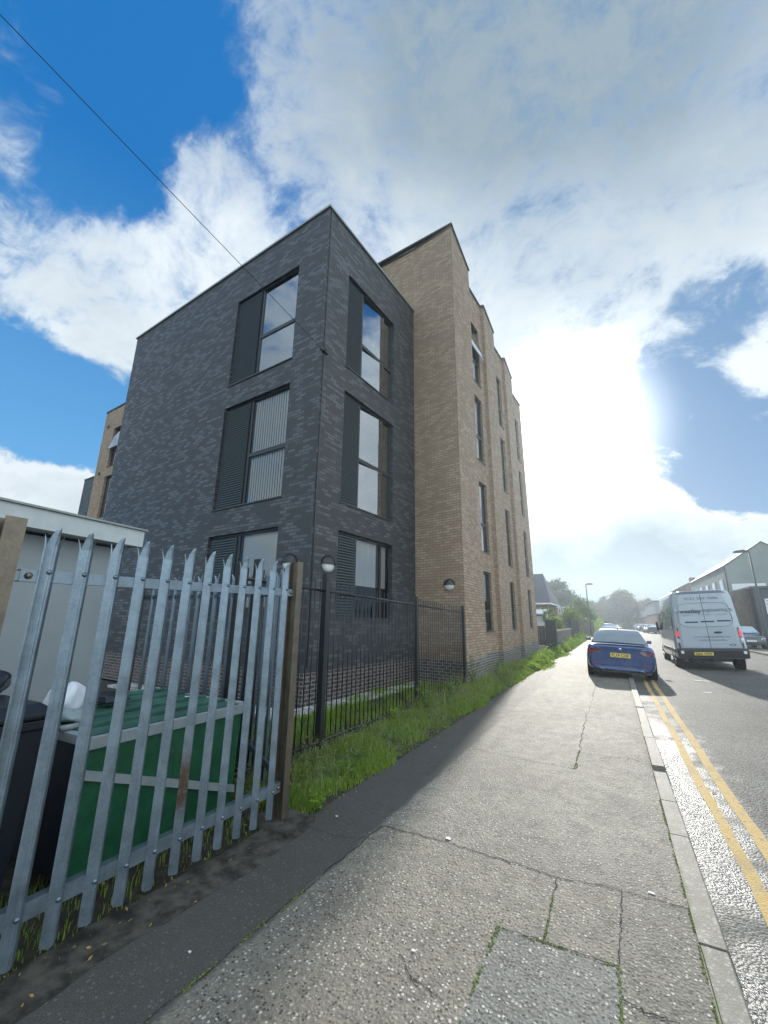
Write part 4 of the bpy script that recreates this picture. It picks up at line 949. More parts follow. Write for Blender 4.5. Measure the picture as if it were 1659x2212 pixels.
m.box(x1 - .015, y0 - .015, .80, x1 + .03, y1 + .015, .87); m.box(x0, y0 - .03, .83, x1 - .02, y0 + .025, .885); m.box(x0, y1 - .02, .83, x1 - .02, y1 + .03, .885); m.box(x0 - .03, y0 - .03, .84, x0, y1 + .03, .90)
obj('rim', m, M['rim_grey'], gb, 'grey painted steel rim', bevel=.004)
m = MB()
v = [(x1 + .001, y0 + .02, .69), (x1 + .001, y0 + .02, .635), (x1 + .001, y1 - .03, .20), (x1 + .001, y1 - .03, .255)]
m.add(v + [(a + .022, b, c) for a, b, c in v], [(4, 5, 6, 7), (0, 4, 7, 3), (1, 2, 6, 5), (0, 1, 5, 4), (3, 7, 6, 2)]); obj('brace', m, M['rim_grey'], gb, 'scuffed grey bar running diagonally across the front')
m = MB(); m.add([(x1 - .02, y0 + .03, .872), (x1 - .02, y1 - .02, .872), (x0 + .03, y1 - .02, .905), (x0 + .03, y0 + .03, .905)], [(0, 1, 2, 3)])
for xx in (-3.17, -3.42, -3.72, -3.98):
    z = .872 + (x1 - .02 - xx) / 1.2 * .033; m.box(xx - .018, y0 + .03, z, xx + .018, y1 - .02, z + .022)
obj('lid', m, M['green_lid'], gb, 'pale green ridged lid', bevel=.003)
m = MB(); m.tube([(-3.17, y0 - .05, .905), (-3.17, y0 + .06, .905)], .018, 8); obj('hinge', m, M['rim_grey'], gb)

def wheelie(name, x, y, label, yaw=0.0):
    t = thing(name, label, 'bin', (x, y, 0), 'wheelie bins in the yard')
    o = ORG[t.name]; X = lambda a: a + x; Y = lambda a: a + y
    m = MB(); b = [(-.24, -.22), (.24, -.22), (.24, .22), (-.24, .22)]; tp = [(-.29, -.27), (.29, -.27), (.29, .27), (-.29, .27)]
    m.loft([[(X(p), Y(q), .06) for p, q in b], [(X(p), Y(q), .98) for p, q in tp], [(X(p * 1.06), Y(q * 1.06), .98) for p, q in tp], [(X(p * 1.06), Y(q * 1.06), 1.03) for p, q in tp]], smooth=False)
    obj('body', m, M['black_bin'], t, bevel=.012)
    m = MB(); L = [(-.31, -.29), (.32, -.29), (.32, .29), (-.31, .29)]
    m.loft([[(X(p), Y(q), 1.035) for p, q in L], [(X(p), Y(q), 1.07) for p, q in L], [(X(p * .8), Y(q * .8), 1.115) for p, q in L], [(X(p * .3), Y(q * .3), 1.125) for p, q in L]], smooth=False)
    obj('lid', m, M['black_bin'], t, bevel=.012)
    m = MB(); m.tube([(X(-.33), Y(-.2), 1.03), (X(-.33), Y(.2), 1.03)], .016, 8); obj('handle', m, M['black_bin'], t)
    for s in (-1, 1):
        m = MB(); m.lathe([(.0, -.03), (.09, -.03), (.1, -.015), (.1, .015), (.09, .03), (0, .03)], (X(-.22), Y(s * .24), .10), 'y', 16); obj('wheel', m, M['tyre'], t)
    return t
wheelie('wheelie_bin', -3.21, 1.09, 'black wheelie bin standing against the near end of the green container')
wheelie('wheelie_bin', -3.20, .36, 'black wheelie bin at the left edge of the picture behind the fence')
def bag(name, label, x, y, z, rx_, ry_, rz_, mat, seed, knot=True):
    rs = np.random.RandomState(seed); m = MB(); nu, nv = 28, 16; rings = []
    ph = rs.uniform(0, 6.28, 12)
    for j in range(nv + 1):
        t = j / nv * math.pi; r0 = math.sin(t) ** .7 if 0 < j < nv else .01; h = -math.cos(t)
        ring = []
        for i in range(nu):
            a = 2 * math.pi * i / nu
            w = 1 + .10 * math.sin(3 * a + ph[0] + 2 * t) + .07 * math.sin(5 * a + ph[1] - 3 * t) + .045 * math.sin(9 * a + ph[2] + 5 * t) + .03 * math.sin(13 * a + ph[3] + 9 * t)
            ring.append((x + rx_ * r0 * w * math.cos(a), y + ry_ * r0 * w * math.sin(a), z + rz_ * (max(h, -.75) + .75) / 1.75 * (1 + .08 * math.sin(4 * a + ph[4]))))
        rings.append(ring)
    m.loft(rings)
    o = obj(name, m, mat, subd=1); tag(o, label, 'bag'); return o
bag('rubbish_bag', 'knotted black rubbish bag lying on the black wheelie bin lid', -3.42, 1.16, 1.125, .17, .16, .15, M['bag_black'], 4)
bag('carrier_bag', 'bulging white plastic bag on the near end of the green container lid', -3.60, 1.76, .915, .15, .13, .20, M['bag_white'], 9)
bag('plastic_wrap', 'translucent grey-green plastic sheet crumpled on the green lid below the white bag', -3.38, 1.72, .90, .15, .09, .07, flat('clear_plastic', (.30, .36, .36), .3), 12)
m = MB(); m.loft([[(-3.86, 1.98, .93), (-3.60, 2.05, .93), (-3.55, 2.24, .94), (-3.82, 2.28, .94)], [(-3.84, 2.0, 1.0), (-3.62, 2.06, .985), (-3.58, 2.2, .97), (-3.8, 2.25, .99)]], smooth=False)
o = obj('plastic_tray', m, M['bag_black'], bevel=.01); tag(o, 'small black plastic tray on the green container lid beside the white bag', 'tray')
scrap('rag', 'small white rag lying on the far part of the green container lid', 'litter', -3.42, 2.66, .05, M['paper'], 21, z=.91)

# overhead cable from the corner bracket out over the yard
m = MB(); P1 = Vector((-5.215, 6.50, 7.63)); P2v = Vector((-5.20, .56, 8.0)); dv = P2v - P1
pts = [P1 + dv * (3.6 * i / 40) for i in range(41)]
m.tube(pts, .0055, 6); o = obj('overhead_cable', m, M['cable']); tag(o, 'thin dark overhead cable crossing the sky to the corner of the dark brick wall', 'cable')

# ------------------------------------------------------------------ vehicles
def arc_ring(y, hw, zb, zt, tuck=.9, crown=.02, tumble=.90, bulge=.0):
    """closed cross-section of a car's lower body"""
    h = zt - zb
    half = [(0, zb), (hw * .80, zb), (hw * tuck, zb + .05), (hw * .985, zb + h * .22), (hw, zb + h * .48), (hw * .99, zb + h * .68), (hw * (tumble + .06), zt - h * .12), (hw * tumble, zt - .02), (hw * (tumble - .10), zt + crown * .4), (hw * .4, zt + crown * .9), (0, zt + crown)]
    return [(x, y, z) for x, z in half] + [(-x, y, z) for x, z in half[-2:0:-1]]
def add_wheel(par, x, y, r, w, side):
    m = MB(); m.lathe([(r * .62, -w / 2), (r * .93, -w / 2), (r, -w / 2 + .03), (r, w / 2 - .03), (r * .93, w / 2), (r * .62, w / 2), (r * .60, 0)], (x, y, r), 'x', 28)
    tw = obj('wheel', m, M['tyre'], par)
    m = MB(); s = side
    m.lathe([(r * .64, s * w * .46), (r * .58, s * w * .42), (r * .20, s * w * .30), (.0, s * w * .34)], (x, y, r), 'x', 20)
    for k in range(5):
        a = 2 * math.pi * k / 5; c, n_ = math.cos(a), math.sin(a)
        m.tube([(x + s * w * .38, y + c * r * .1, r + n_ * r * .1), (x + s * w * .47, y + c * r * .60, r + n_ * r * .60)], .028, 5)
    obj('rim', m, M['rim'], tw)
def panel(m, pts, off=(0, -.004, 0), th=.004):
    """thin raised panel from a planar outline"""
    n = len(pts); a = [(p[0] + off[0], p[1] + off[1], p[2] + off[2]) for p in pts]; m.add(a, [tuple(range(n))])
    m.add([*pts, *a], [(i, (i + 1) % n, n + (i + 1) % n, n + i) for i in range(n)])
def rrect(x0, x1, z0, z1, r, y, k=5):
    P = []
    for cx, cz, a0 in ((x1 - r, z0 + r, -90), (x1 - r, z1 - r, 0), (x0 + r, z1 - r, 90), (x0 + r, z0 + r, 180)):
        for i in range(k + 1): a = R(a0 + 90 * i / k); P.append((cx + r * math.cos(a), y, cz + r * math.sin(a)))
    return P

def saloon(t, col, detail=True, hatch=False, scale=1.0, lit=False):
    """car built with its rear bumper at y = 0 and its nose at +y"""
    st = [(.02, .70, .30, .86), (.0, .80, .27, .93), (.05, .865, .25, .975), (.22, .90, .22, .985), (.62, .915, .20, .975), (1.2, .918, .19, .95), (2.3, .915, .19, .93), (3.1, .91, .19, .90), (3.7, .90, .20, .86), (4.2, .875, .22, .78), (4.5, .82, .25, .66), (4.62, .70, .30, .55)]
    if hatch: st = [(s[0] * .90, s[1], s[2], s[3] + .03) for s in st]
    LL = st[-1][0]
    m = MB(); m.loft([arc_ring(y, hw, zb, zt, .93, .022 if y > .1 else .012, .90 if y > .1 else .95) for y, hw, zb, zt in st]); body = obj('body', m, col, t, subd=2 if detail else 1)
    # cabin
    rb, rt, ft, fb = (.62, 1.45, 2.55, 3.35) if not hatch else (.12, .55, 2.2, 3.0)
    zb_, zr = .955, 1.425 if not hatch else 1.46
    def cab(y):
        if y <= rt: k = (y - rb) / (rt - rb); return .80 - .0 * k, zb_ + (zr - .02 - zb_) * k ** .85, .80 - .24 * k
        if y >= ft: k = (fb - y) / (fb - ft); return .80, .92 + (zr - .02 - .92) * k ** .85, .80 - .24 * k
        return .80, zr - .02 + .02 * math.sin((y - rt) / (ft - rt) * math.pi), .56
    ysn = [rb + (rt - rb) * i / 5 for i in range(6)] + [rt + (ft - rt) * i / 5 for i in range(1, 6)] + [ft + (fb - ft) * i / 5 for i in range(1, 6)]
    rings = []
    for y in ysn:
        hb, z, ht = cab(y); zl = .93
        half = [(0, zl - .05), (hb, zl - .05), (hb, zl), (ht + (hb - ht) * .22, z - (z - zl) * .18), (ht + .02, z - .028 * min(1, (z - zl) * 4)), (ht * .8, z), (0, z + .018)]
        rings.append([(x, y, zz) for x, zz in half] + [(-x, y, zz) for x, zz in half[-2:0:-1]])
    m = MB(); m.loft(rings); obj('roof', m, col, t, subd=1)
    # glass
    def slope(k0, k1, ya, yb, wb, wt, sign, name='rear_window'):
        m = MB(); n = 6
        for i in range(n):
            row = []
            for kk in (k0 + (k1 - k0) * i / n, k0 + (k1 - k0) * (i + 1) / n):
                y = ya + (yb - ya) * kk; _, z, ht = cab(y); w = wb + (wt - wb) * kk
                row.append([(x * w, y - sign * (.020 + .03 * (1 - abs(x)) * 0), z + .012 + .016 * (1 - x * x)) for x in (-1, -.5, 0, .5, 1)])
            for a in range(4): m.add([row[0][a], row[0][a + 1], row[1][a + 1], row[1][a]], [(0, 1, 2, 3)], True)
        obj(name, m, M['rear_glass'], t)
    slope(.08, .93, rb, rt, .76, .57, 1)
    slope(.08, .93, fb, ft, .76, .57, -1, 'windscreen')
    for s in (-1, 1):
        m = MB(); P = []
        for y in ysn[2:-2]:
            hb, z, ht = cab(y); a = (hb + .006, y, .955); zz = z - .07; b = (ht + (hb - ht) * .20 + .012, y, zz); P.append(((s * a[0], a[1], a[2]), (s * b[0], b[1], max(b[2], .96))))
        for (a, b), (c, d_) in zip(P[:-1], P[1:]): m.add([a, c, d_, b] if s > 0 else [c, a, b, d_], [(0, 1, 2, 3)])
        obj('side_window', m, M['glass_car'], t)
        m = MB(); yy = fb - .25; m.loft([[(s * .86, yy, .96), (s * 1.02, yy - .02, .95), (s * 1.04, yy - .02, 1.06), (s * .90, yy, 1.07)], [(s * .86, yy + .10, .97), (s * 1.0, yy + .12, .98), (s * 1.01, yy + .12, 1.04), (s * .90, yy + .1, 1.05)]], smooth=False); obj('mirror', m, col, t, bevel=.015)
    for yy in (.92 if not hatch else .75, LL - .82):
        for s in (-1, 1):
            add_wheel(t, s * .79, yy, .325, .21, s)
            m = MB(); m.lathe([(.335, -.02), (.375, -.02), (.375, .028), (.335, .02)], (s * (.905), yy, .335), 'x', 28); obj('wheel_arch', m, M['grille'], t)
    return t, LL

bc = thing('blue_car', 'blue saloon car parked half on the pavement seen from behind', 'car', (0, 0, 0))
saloon(bc, M['car_blue'])
# rear details
m = MB(); m.loft([[(x, -.012 + .10 * (abs(x) / .78) ** 4, z) for x, z in ((-.74, .20), (.74, .20), (.80, .36), (.5, .40), (-.5, .40), (-.80, .36))], [(x, .10, z) for x, z in ((-.74, .20), (.74, .20), (.80, .36), (.5, .40), (-.5, .40), (-.80, .36))]], smooth=False); obj('bumper', m, M['grille'], bc, 'dark lower rear bumper')
for s in (-1, 1):
    m = MB(); P = [(.86, .70, .06), (.885, .80, .14), (.80, .855, .035), (.52, .845, .0), (.50, .79, -.004), (.60, .73, .004)]
    a = [(s * x, y - .034, z) for x, z, y in P]; b = [(s * x, y + .06, z) for x, z, y in P]; n = len(P)
    m.add(a + b, [tuple(range(n)) if s > 0 else tuple(range(n - 1, -1, -1))] + [(i, (i + 1) % n, n + (i + 1) % n, n + i) for i in range(n)]); l = obj('tail_light', m, M['dark_lamp'], bc)
    m = MB(); m.quad((s * .835, -.012, .755), (s * .70, -.036, .765), (s * .70, -.037, .795), (s * .84, -.012, .80)); obj('lamp_strip', m, M['red_lamp'], l)
    m = MB(); panel(m, [(s * .74, -.010, .445), (s * .58, -.018, .45), (s * .58, -.018, .475), (s * .75, -.010, .47)]); obj('reflector', m, M['red_lamp'], bc)
    m = MB(); m.lathe([(.045, -.05), (.05, -.05), (.05, .1), (.04, .1), (.04, -.04)], (s * .52, 0, .26), 'y', 18); obj('exhaust', m, M['chrome'], bc)
m = MB(); panel(m, rrect(-.26, .26, .635, .755, .012, -.012)); pl_ = obj('number_plate', m, M['plate_yellow'], bc)
text('lettering', 'FL19 CXF', M['ink'], pl_, -.225, .225, -.0175, .655, .08, .02)
m = MB(); m.lathe([(0, -.012), (.036, -.010), (.041, -.004), (.041, .01)], (0, -.002, .865), 'y', 24); em = obj('badge', m, M['chrome'], bc, 'small round badge')
m = MB(); m.lathe([(.0, -.0005), (.020, 0)], (0, -.0155, .865), 'y', 20); obj('badge_centre', m, M['blue_ink'], em)
m = MB(); m.box(.56, -.012, .872, .68, -.002, .888); obj('model_badge', m, M['chrome'], bc)
m = MB(); panel(m, [(-.62, -.008, .60), (.62, -.008, .60), (.62, -.008, .607), (-.62, -.008, .607)]); obj('boot_line', m, M['grille'], bc)
m = MB(); m.loft([[(-.72, .06, .985), (.72, .06, .985), (.70, .03, 1.003), (-.70, .03, 1.003)], [(-.72, .16, 1.0), (.72, .16, 1.0), (.70, .16, 1.01), (-.70, .16, 1.01)]], smooth=False); obj('boot_spoiler', m, M['car_blue'], bc)
m = MB(); m.loft([[(-.012, 1.62, 1.425), (.012, 1.62, 1.425), (.0, 1.62, 1.43)], [(-.010, 1.62, 1.44), (.010, 1.62, 1.44), (.0, 1.60, 1.47)], [(-.003, 1.6, 1.47), (.003, 1.6, 1.47), (0, 1.58, 1.50)]]); m.loft([[(-.018, 1.55, 1.43), (.018, 1.55, 1.43), (.018, 1.80, 1.44), (-.018, 1.80, 1.44)], [(-.004, 1.57, 1.475), (.004, 1.57, 1.475), (.006, 1.74, 1.45), (-.006, 1.74, 1.45)]], smooth=False); obj('aerial', m, M['grille'], bc)
bc.location = (.045, 14.62, -.035); bc.rotation_euler = (0, R(2.3), R(.3))

vn = thing('white_van', 'tall white panel van in the road seen from behind with red brake lights lit', 'van', (0, 0, 0))
# van body: rear at y=0
def vring(y, hwb, hwt, zb, zt, r=.14):
    half = [(0, zb), (hwb * .97, zb), (hwb, zb + .06), (hwb + .015, .75), (hwb * .998, 1.15), (hwt + (hwb - hwt) * .62, 1.65), (hwt + (hwb - hwt) * .2, zt - r * 1.9), (hwt * .985, zt - r * .85), (hwt * .93, zt - r * .30), (hwt * .80, zt - .02), (hwt * .4, zt + .01), (0, zt + .015)]
    return [(x, y, z) for x, z in half] + [(-x, y, z) for x, z in half[-2:0:-1]]
m = MB()
st = [(0, .985, .865, .60, 2.78), (.03, 1.01, .885, .42, 2.82), (.5, 1.02, .895, .40, 2.84), (2.0, 1.02, .90, .38, 2.84), (3.6, 1.02, .90, .36, 2.83), (3.95, 1.02, .88, .36, 2.76), (4.35, 1.01, .85, .36, 2.50), (4.9, 1.0, .80, .36, 1.78), (5.2, .98, .78, .36, 1.22 + .2), (5.55, .93, .80, .38, 1.2), (5.75, .80, .7, .42, 1.0)]
rr = []
for i, s in enumerate(st):
    ring = vring(*s) if s[4] > 2.2 else None
    if ring is None:
        y, hwb, hwt, zb, zt = s; half = [(0, zb), (hwb * .97, zb), (hwb, zb + .06), (hwb, zb + (zt - zb) * .3), (hwb * .995, zb + (zt - zb) * .45), (hwb * .99, zb + (zt - zb) * .6), (hwb * .97, zb + (zt - zb) * .75), (hwb * .94, zb + (zt - zb) * .86), (hwb * .9, zb + (zt - zb) * .93), (hwt * .8, zt - .02), (hwt * .4, zt), (0, zt)]
        ring = [(x, y, z) for x, z in half] + [(-x, y, z) for x, z in half[-2:0:-1]]
    rr.append(ring)
m.loft(rr); obj('body', m, M['van_white'], vn)
# rear doors: two leaves with a raised rounded panel outline
def hw_at(z): return np.interp(z, [.6, 1.15, 1.65, 2.5, 2.7], [.96, .97, .93, .855, .80])
for s in (-1, 1):
    m = MB(); zz = np.linspace(.80, 2.68, 14); P = [(s * .008, -.012, z) for z in zz]; Q = [(s * (hw_at(z) - .09), -.012 + .02, z) for z in zz]
    for i in range(13):
        mid0 = (s * (hw_at(zz[i]) - .16), -.016, zz[i]); mid1 = (s * (hw_at(zz[i + 1]) - .16), -.016, zz[i + 1])
        for a, b, c, d_ in ((P[i], mid0, mid1, P[i + 1]), (mid0, Q[i], Q[i + 1], mid1)):
            m.add([a, b, c, d_] if s > 0 else [b, a, d_, c], [(0, 1, 2, 3)])
    m.quad((s * .008, -.012, 2.68), (s * .70, -.012, 2.68), (s * .70, .0, 2.70), (s * .008, 0, 2.70))
    door = obj('rear_door', m, M['van_white'], vn)
    # pressed outline
    pts = [(s * .02, 2.38), (s * .62, 2.36), (s * .73, 2.30), (s * .76, 2.18), (s * .80, 1.78), (s * .78, 1.66), (s * .68, 1.56), (s * .5, 1.53), (s * .02, 1.52)]
    m = MB(); m.tube([(x, -.018, z) for x, z in pts], .011, 6); obj('pressing', m, flat('seam_grey', (.30, .34, .38), .5) if s == -1 else bpy.data.materials['seam_grey'], door)
    for z in (2.12, 1.0):
        m = MB(); m.box(s * (hw_at(z) - .05) - .04, -.03, z - .045, s * (hw_at(z) - .05) + .04, .02, z + .045); obj('hinge', m, M['van_white'], door, bevel=.01)
    # lamp cluster
    P = [(.885, 1.50), (.965, 1.46), (1.012, 1.0), (1.015, .80), (.90, .78), (.90, 1.05), (.87, 1.30)]; n = len(P)
    m = MB(); a = [(s * x, -.022 + (.05 if x > .95 else 0), z) for x, z in P]; b = [(s * x, .10, z) for x, z in P]
    m.add(a + b, [tuple(range(n)) if s < 0 else tuple(range(n - 1, -1, -1))] + [(i, (i + 1) % n, n + (i + 1) % n, n + i) for i in range(n)]); tlm = obj('tail_light', m, M['dark_lamp'], vn)
    m = MB(); panel(m, [(s * .885, -.027, 1.19), (s * .975, .006, 1.19), (s * .955, .006, 1.38), (s * .878, -.027, 1.38)]); obj('brake_lamp', m, M['red_lit'], tlm)
    m = MB(); panel(m, [(s * .905, -.027, .98), (s * .99, .006, .98), (s * .985, .006, 1.12), (s * .90, -.027, 1.12)]); obj('reversing_lamp', m, M['clear_lamp'], tlm)
m = MB(); m.box(-.006, -.010, .78, .006, -.005, 2.70); obj('door_seam', m, M['grille'], vn)
m = MB(); m.loft([[(-.80, .0, 2.70), (.80, .0, 2.70), (.62, -.02, 2.80), (-.62, -.02, 2.80)], [(-.82, .12, 2.72), (.82, .12, 2.72), (.64, .12, 2.83), (-.64, .12, 2.83)]], smooth=False); obj('roof_cowl', m, flat('cowl_grey', (.22, .26, .32), .4), vn)
m = MB(); m.loft([[(-1.02, .12, .44), (-1.02, -.06, .44), (-.98, -.15, .46), (.98, -.15, .46), (1.02, -.06, .44), (1.02, .12, .44)], [(-1.04, .12, .70), (-1.04, -.08, .70), (-.99, -.17, .70), (.99, -.17, .70), (1.04, -.08, .70), (1.04, .12, .70)], [(-1.03, .12, .78), (-1.02, -.07, .775), (-.97, -.12, .77), (.97, -.12, .77), (1.02, -.07, .775), (1.03, .12, .78)]], smooth=False); bmp = obj('bumper', m, M['grille'], vn, 'black rear step bumper', bevel=.015)
for s in (-1, 1):
    m = MB(); panel(m, rrect(s * .90 - .045, s * .90 + .045, .60, .70, .02, -.172)); obj('reflector', m, M['clear_lamp'], bmp)
m = MB(); panel(m, rrect(-.55, .0, .545, .655, .012, -.173)); vp = obj('number_plate', m, M['plate_yellow'], vn)
text('lettering', 'EJ66 WFS', M['ink'], vp, -.51, -.04, -.1785, .562, .076, .02)
text('lettering', '0121 333 1066', M['grey_ink'], vn, -.50, .52, -.022, 2.50, .080, .02, label='phone number on the rear doors')
text('lettering', 'westley', M['navy_ink'], vn, -.74, -.06, -.028, 2.02, .135, .025, label='dark company name on the rear doors')
text('lettering', 'engineering', M['grey_ink'], vn, -.04, .72, -.028, 2.06, .12, .015, label='pale company name on the rear doors')
text('lettering', 'engineering   ·   tool making   ·   presswork', M['grey_ink'], vn, -.68, .70, -.024, 1.94, .032, .0)
text('lettering', 'www.westleyengineering.co.uk', M['navy_ink'], vn, -.45, .62, -.024, 1.16, .035, .0)
text('lettering', 'sales@westleyengineering', M['blue_ink'], vn, -.30, .50, -.024, 1.05, .034, .0)
for x0, x1, z in ((-.62, -.22, 1.665), (-.14, .26, 1.68), (.34, .74, 1.695)):
    m = MB(); panel(m, [(x0, -.016, z), (x1, -.016, z), (x1, -.016, z + .05), (x0, -.016, z + .05)]); obj('badge_strip', m, M['navy_ink'], vn)
m = MB(); panel(m, [(.18, -.02, 1.31), (.24, -.02, 1.295), (.36, -.02, 1.295), (.42, -.02, 1.315), (.42, -.02, 1.335), (.36, -.02, 1.355), (.24, -.02, 1.355), (.18, -.02, 1.335)], (0, -.02, 0)); obj('handle', m, M['grille'], vn)
m = MB()
for k in range(24):
    a, b = 2 * math.pi * k / 24, 2 * math.pi * (k + 1) / 24; f = lambda t, r: (.64 + .09 * r * math.cos(t), -.026, .90 + .036 * r * math.sin(t))
    m.quad(f(a, .72), f(b, .72), f(b, 1), f(a, 1))
obj('badge', m, M['grille'], vn, 'oval badge'); 
for yy in (1.15, 4.75):
    for s in (-1, 1): add_wheel(vn, s * .90, yy, .355, .22, s)
m = MB(); m.box(-.6, .3, .30, .6, 3.0, .42); m.tube([(-.9, 1.15, .34), (.9, 1.15, .34)], .05, 8); m.box(-.45, .5, .24, -.2, 1.6, .36); m.box(.1, 1.4, .22, .35, 2.2, .36); obj('chassis', m, M['grille'], vn)
m = MB(); m.tube([(-.66, .05, .34), (-.66, .6, .34)], .035, 8); m.box(-.05, -.2, .36, .05, .1, .42); obj('exhaust', m, M['grille'], vn)
for s in (-1, 1):
    m = MB(); f = lambda y, z: (s * (float(np.interp(z, [.75, 1.15, 1.65, 2.5], [1.035, 1.022, .978, .918])) + .004), y, z)
    def sp(pts, nm, mat):
        mm = MB(); mm.add([f(*p) for p in (pts if s > 0 else pts[::-1])], [tuple(range(len(pts)))]); obj(nm, mm, mat, vn)
    sp([(.35, 1.45), (1.9, 1.45), (1.9, 2.28), (.35, 2.28)], 'side_panel', M['car_silver'] if False else M['glass_car'])
    sp([(2.15, 1.45), (3.4, 1.45), (3.4, 2.28), (2.15, 2.28)], 'side_panel', M['glass_car'])
    sp([(3.6, 1.38), (4.7, 1.38), (4.35, 2.05), (3.7, 2.10)], 'side_window', M['glass_car'])
    m = MB(); m.box(s * 1.02 if s > 0 else -1.05, .3, .60, 1.05 if s > 0 else -1.02, 3.9, .74); obj('side_moulding', m, M['grille'], vn)
    m = MB(); m.loft([[(s * 1.0, 4.55, 1.35), (s * 1.13, 4.5, 1.33), (s * 1.14, 4.5, 1.72), (s * 1.05, 4.55, 1.74)], [(s * 1.0, 4.68, 1.38), (s * 1.11, 4.66, 1.38), (s * 1.11, 4.66, 1.68), (s * 1.05, 4.68, 1.7)]], smooth=False); obj('mirror', m, M['grille'], vn, bevel=.02)
    m = MB(); m.lathe([(.37, -.02), (.42, -.02), (.42, .03), (.37, .02)], (s * 1.015, 1.15, .37), 'x', 28); obj('wheel_arch', m, M['grille'], vn)
vn.location = (3.02, 19.2, -.03); vn.rotation_euler = (0, R(-2.2), R(1.0))

def place_car(name, label, col, x, y, rz, hatch, z=ROADZ + .02, group=None):
    t = thing(name, label, 'car', (0, 0, 0), group); saloon(t, col, False, hatch)
    t.location = (x, y, z); t.rotation_euler = (0, 0, R(rz)); return t
dc = place_car('dark_car', 'dark grey car facing the camera on the forecourt just right of the van', M['car_dark'], 7.85, 40.4, 180, True, z=.02)
m = MB(); panel(m, rrect(-.26, .26, .46, .57, .01, 4.17), (0, .006, 0)); p = obj('number_plate', m, M['plate_white'], dc)
for s in (-1, 1):
    m = MB(); m.loft([[(s * .50, 4.10, .60), (s * .82, 3.90, .62), (s * .84, 3.85, .74), (s * .55, 4.06, .70)], [(s * .50, 4.14, .61), (s * .80, 3.99, .63), (s * .80, 3.95, .72), (s * .55, 4.11, .69)]], smooth=False); obj('headlight', m, M['clear_lamp'], dc)
m = MB(); panel(m, rrect(-.45, .45, .26, .40, .04, 4.15), (0, .01, 0)); obj('grille', m, M['grille'], dc)
cars = [('silver_car', 'pale silver car first in the far row parked on the right side of the road', M['car_dark'], 5.6, 80, True), ('white_car', 'white car second in the far row on the right beyond the van', M['car_white'], 5.3, 88, True), ('dark_car', 'dark car in the middle of the far row on the right', M['car_dark'], 5.2, 96, False), ('white_car', 'white car near the far end of the right-hand row', M['car_white'], 5.2, 106, True), ('silver_car', 'silver car at the far end of the right-hand row', M['car_silver'], 5.0, 118, False)]
fc = None
for i, (nm, lb, cl, x, y, hb) in enumerate(cars):
    place_car(nm if i else 'dark_car', lb if i else 'dark hatchback closest of the far row of cars on the right of the road', cl, x, y, 180 if i % 2 else 0, hb, group='cars parked far down the right side of the road')
place_car('silver_car', 'silver car parked far down the left pavement beyond the blue car', M['car_silver'], -.55, 62, 0, True, z=.0)

# ------------------------------------------------------------------ street lamps
def street_lamp(label, x, y, h, arm, lean=0):
    t = thing('street_lamp', label, 'street lamp', (x, y, 0), 'street lamps')
    m = MB(); m.tube([(x, y, 0), (x, y, .9), (x, y, 1.0), (x, y, h)], [.09, .09, .06, .045], 10); obj('pole', m, M['dark_steel'], t)
    s = arm; m = MB()
    m.loft([[(x + s * .0, y - .05, h - .03), (x, y + .05, h - .03), (x, y + .05, h + .06), (x, y - .05, h + .06)], [(x + s * .25, y - .14, h + .0), (x + s * .25, y + .14, h + .0), (x + s * .25, y + .12, h + .13), (x + s * .25, y - .12, h + .13)], [(x + s * .60, y - .15, h - .02), (x + s * .60, y + .15, h - .02), (x + s * .60, y + .12, h + .11), (x + s * .60, y - .12, h + .11)], [(x + s * .78, y - .08, h - .01), (x + s * .78, y + .08, h - .01), (x + s * .78, y + .06, h + .05), (x + s * .78, y - .06, h + .05)]], smooth=False)
    hd = obj('lamp_head', m, M['dark_steel'], t)
    m = MB(); m.loft([[(x + s * .27, y - .11, h - .005), (x + s * .27, y + .11, h - .005), (x + s * .58, y + .11, h - .025), (x + s * .58, y - .11, h - .025)], [(x + s * .32, y - .07, h - .05), (x + s * .32, y + .07, h - .05), (x + s * .53, y + .07, h - .06), (x + s * .53, y - .07, h - .06)]], smooth=False); obj('lens', m, M['lamp_glass'], hd)
    return t
street_lamp('street lamp on the right in front of the grey gabled building', 7.95, 33.2, 5.98, -1)
l2 = street_lamp('small distant street lamp on the left pavement against the clouds', -2.4, 55, 5.95, 1)

# ------------------------------------------------------------------ buildings on the right
gbld = thing('gabled_building', 'grey rendered building with a gable end and a RING AND RIDE sign', 'building', (14.2, 55, 0))
def gable_house(t, x0, x1, y0, y1, ze, zr, mat, rmat, ovh=.25, apex=None):
    ax = (x0 + x1) / 2 if apex is None else apex
    m = MB(); m.add([(x0, y0, -.1), (x1, y0, -.1), (x1, y0, ze), (ax, y0, zr), (x0, y0, ze), (x0, y1, -.1), (x1, y1, -.1), (x1, y1, ze), (ax, y1, zr), (x0, y1, ze)], [(0, 1, 2, 3, 4), (9, 8, 7, 6, 5), (0, 4, 9, 5), (1, 6, 7, 2)])
    obj('wall', m, mat, t, uv=True)
    m = MB(); o = ovh; sl = (zr - ze) / (ax - x0); sr = (zr - ze) / (x1 - ax)
    A_ = [(x0 - o, ze - o * sl), (ax, zr), (x1 + o, ze - o * sr)]
    B_ = [(x, z + .14) for x, z in A_]
    pr = A_ + B_[::-1]; n = 6
    v = [(x, y, z + .005) for y in (y0 - o * .6, y1 + o * .6) for x, z in pr]; m.add(v, [(5, 4, 3, 2, 1, 0), (6, 7, 8, 9, 10, 11)] + [(i, (i + 1) % n, n + (i + 1) % n, n + i) for i in range(n)])
    obj('roof', m, rmat, t)
gable_house(gbld, 10.98, 17.5, 55, 78, 7.5, 9.75, M['render_grey'], M['slate'], .12, apex=14.25)
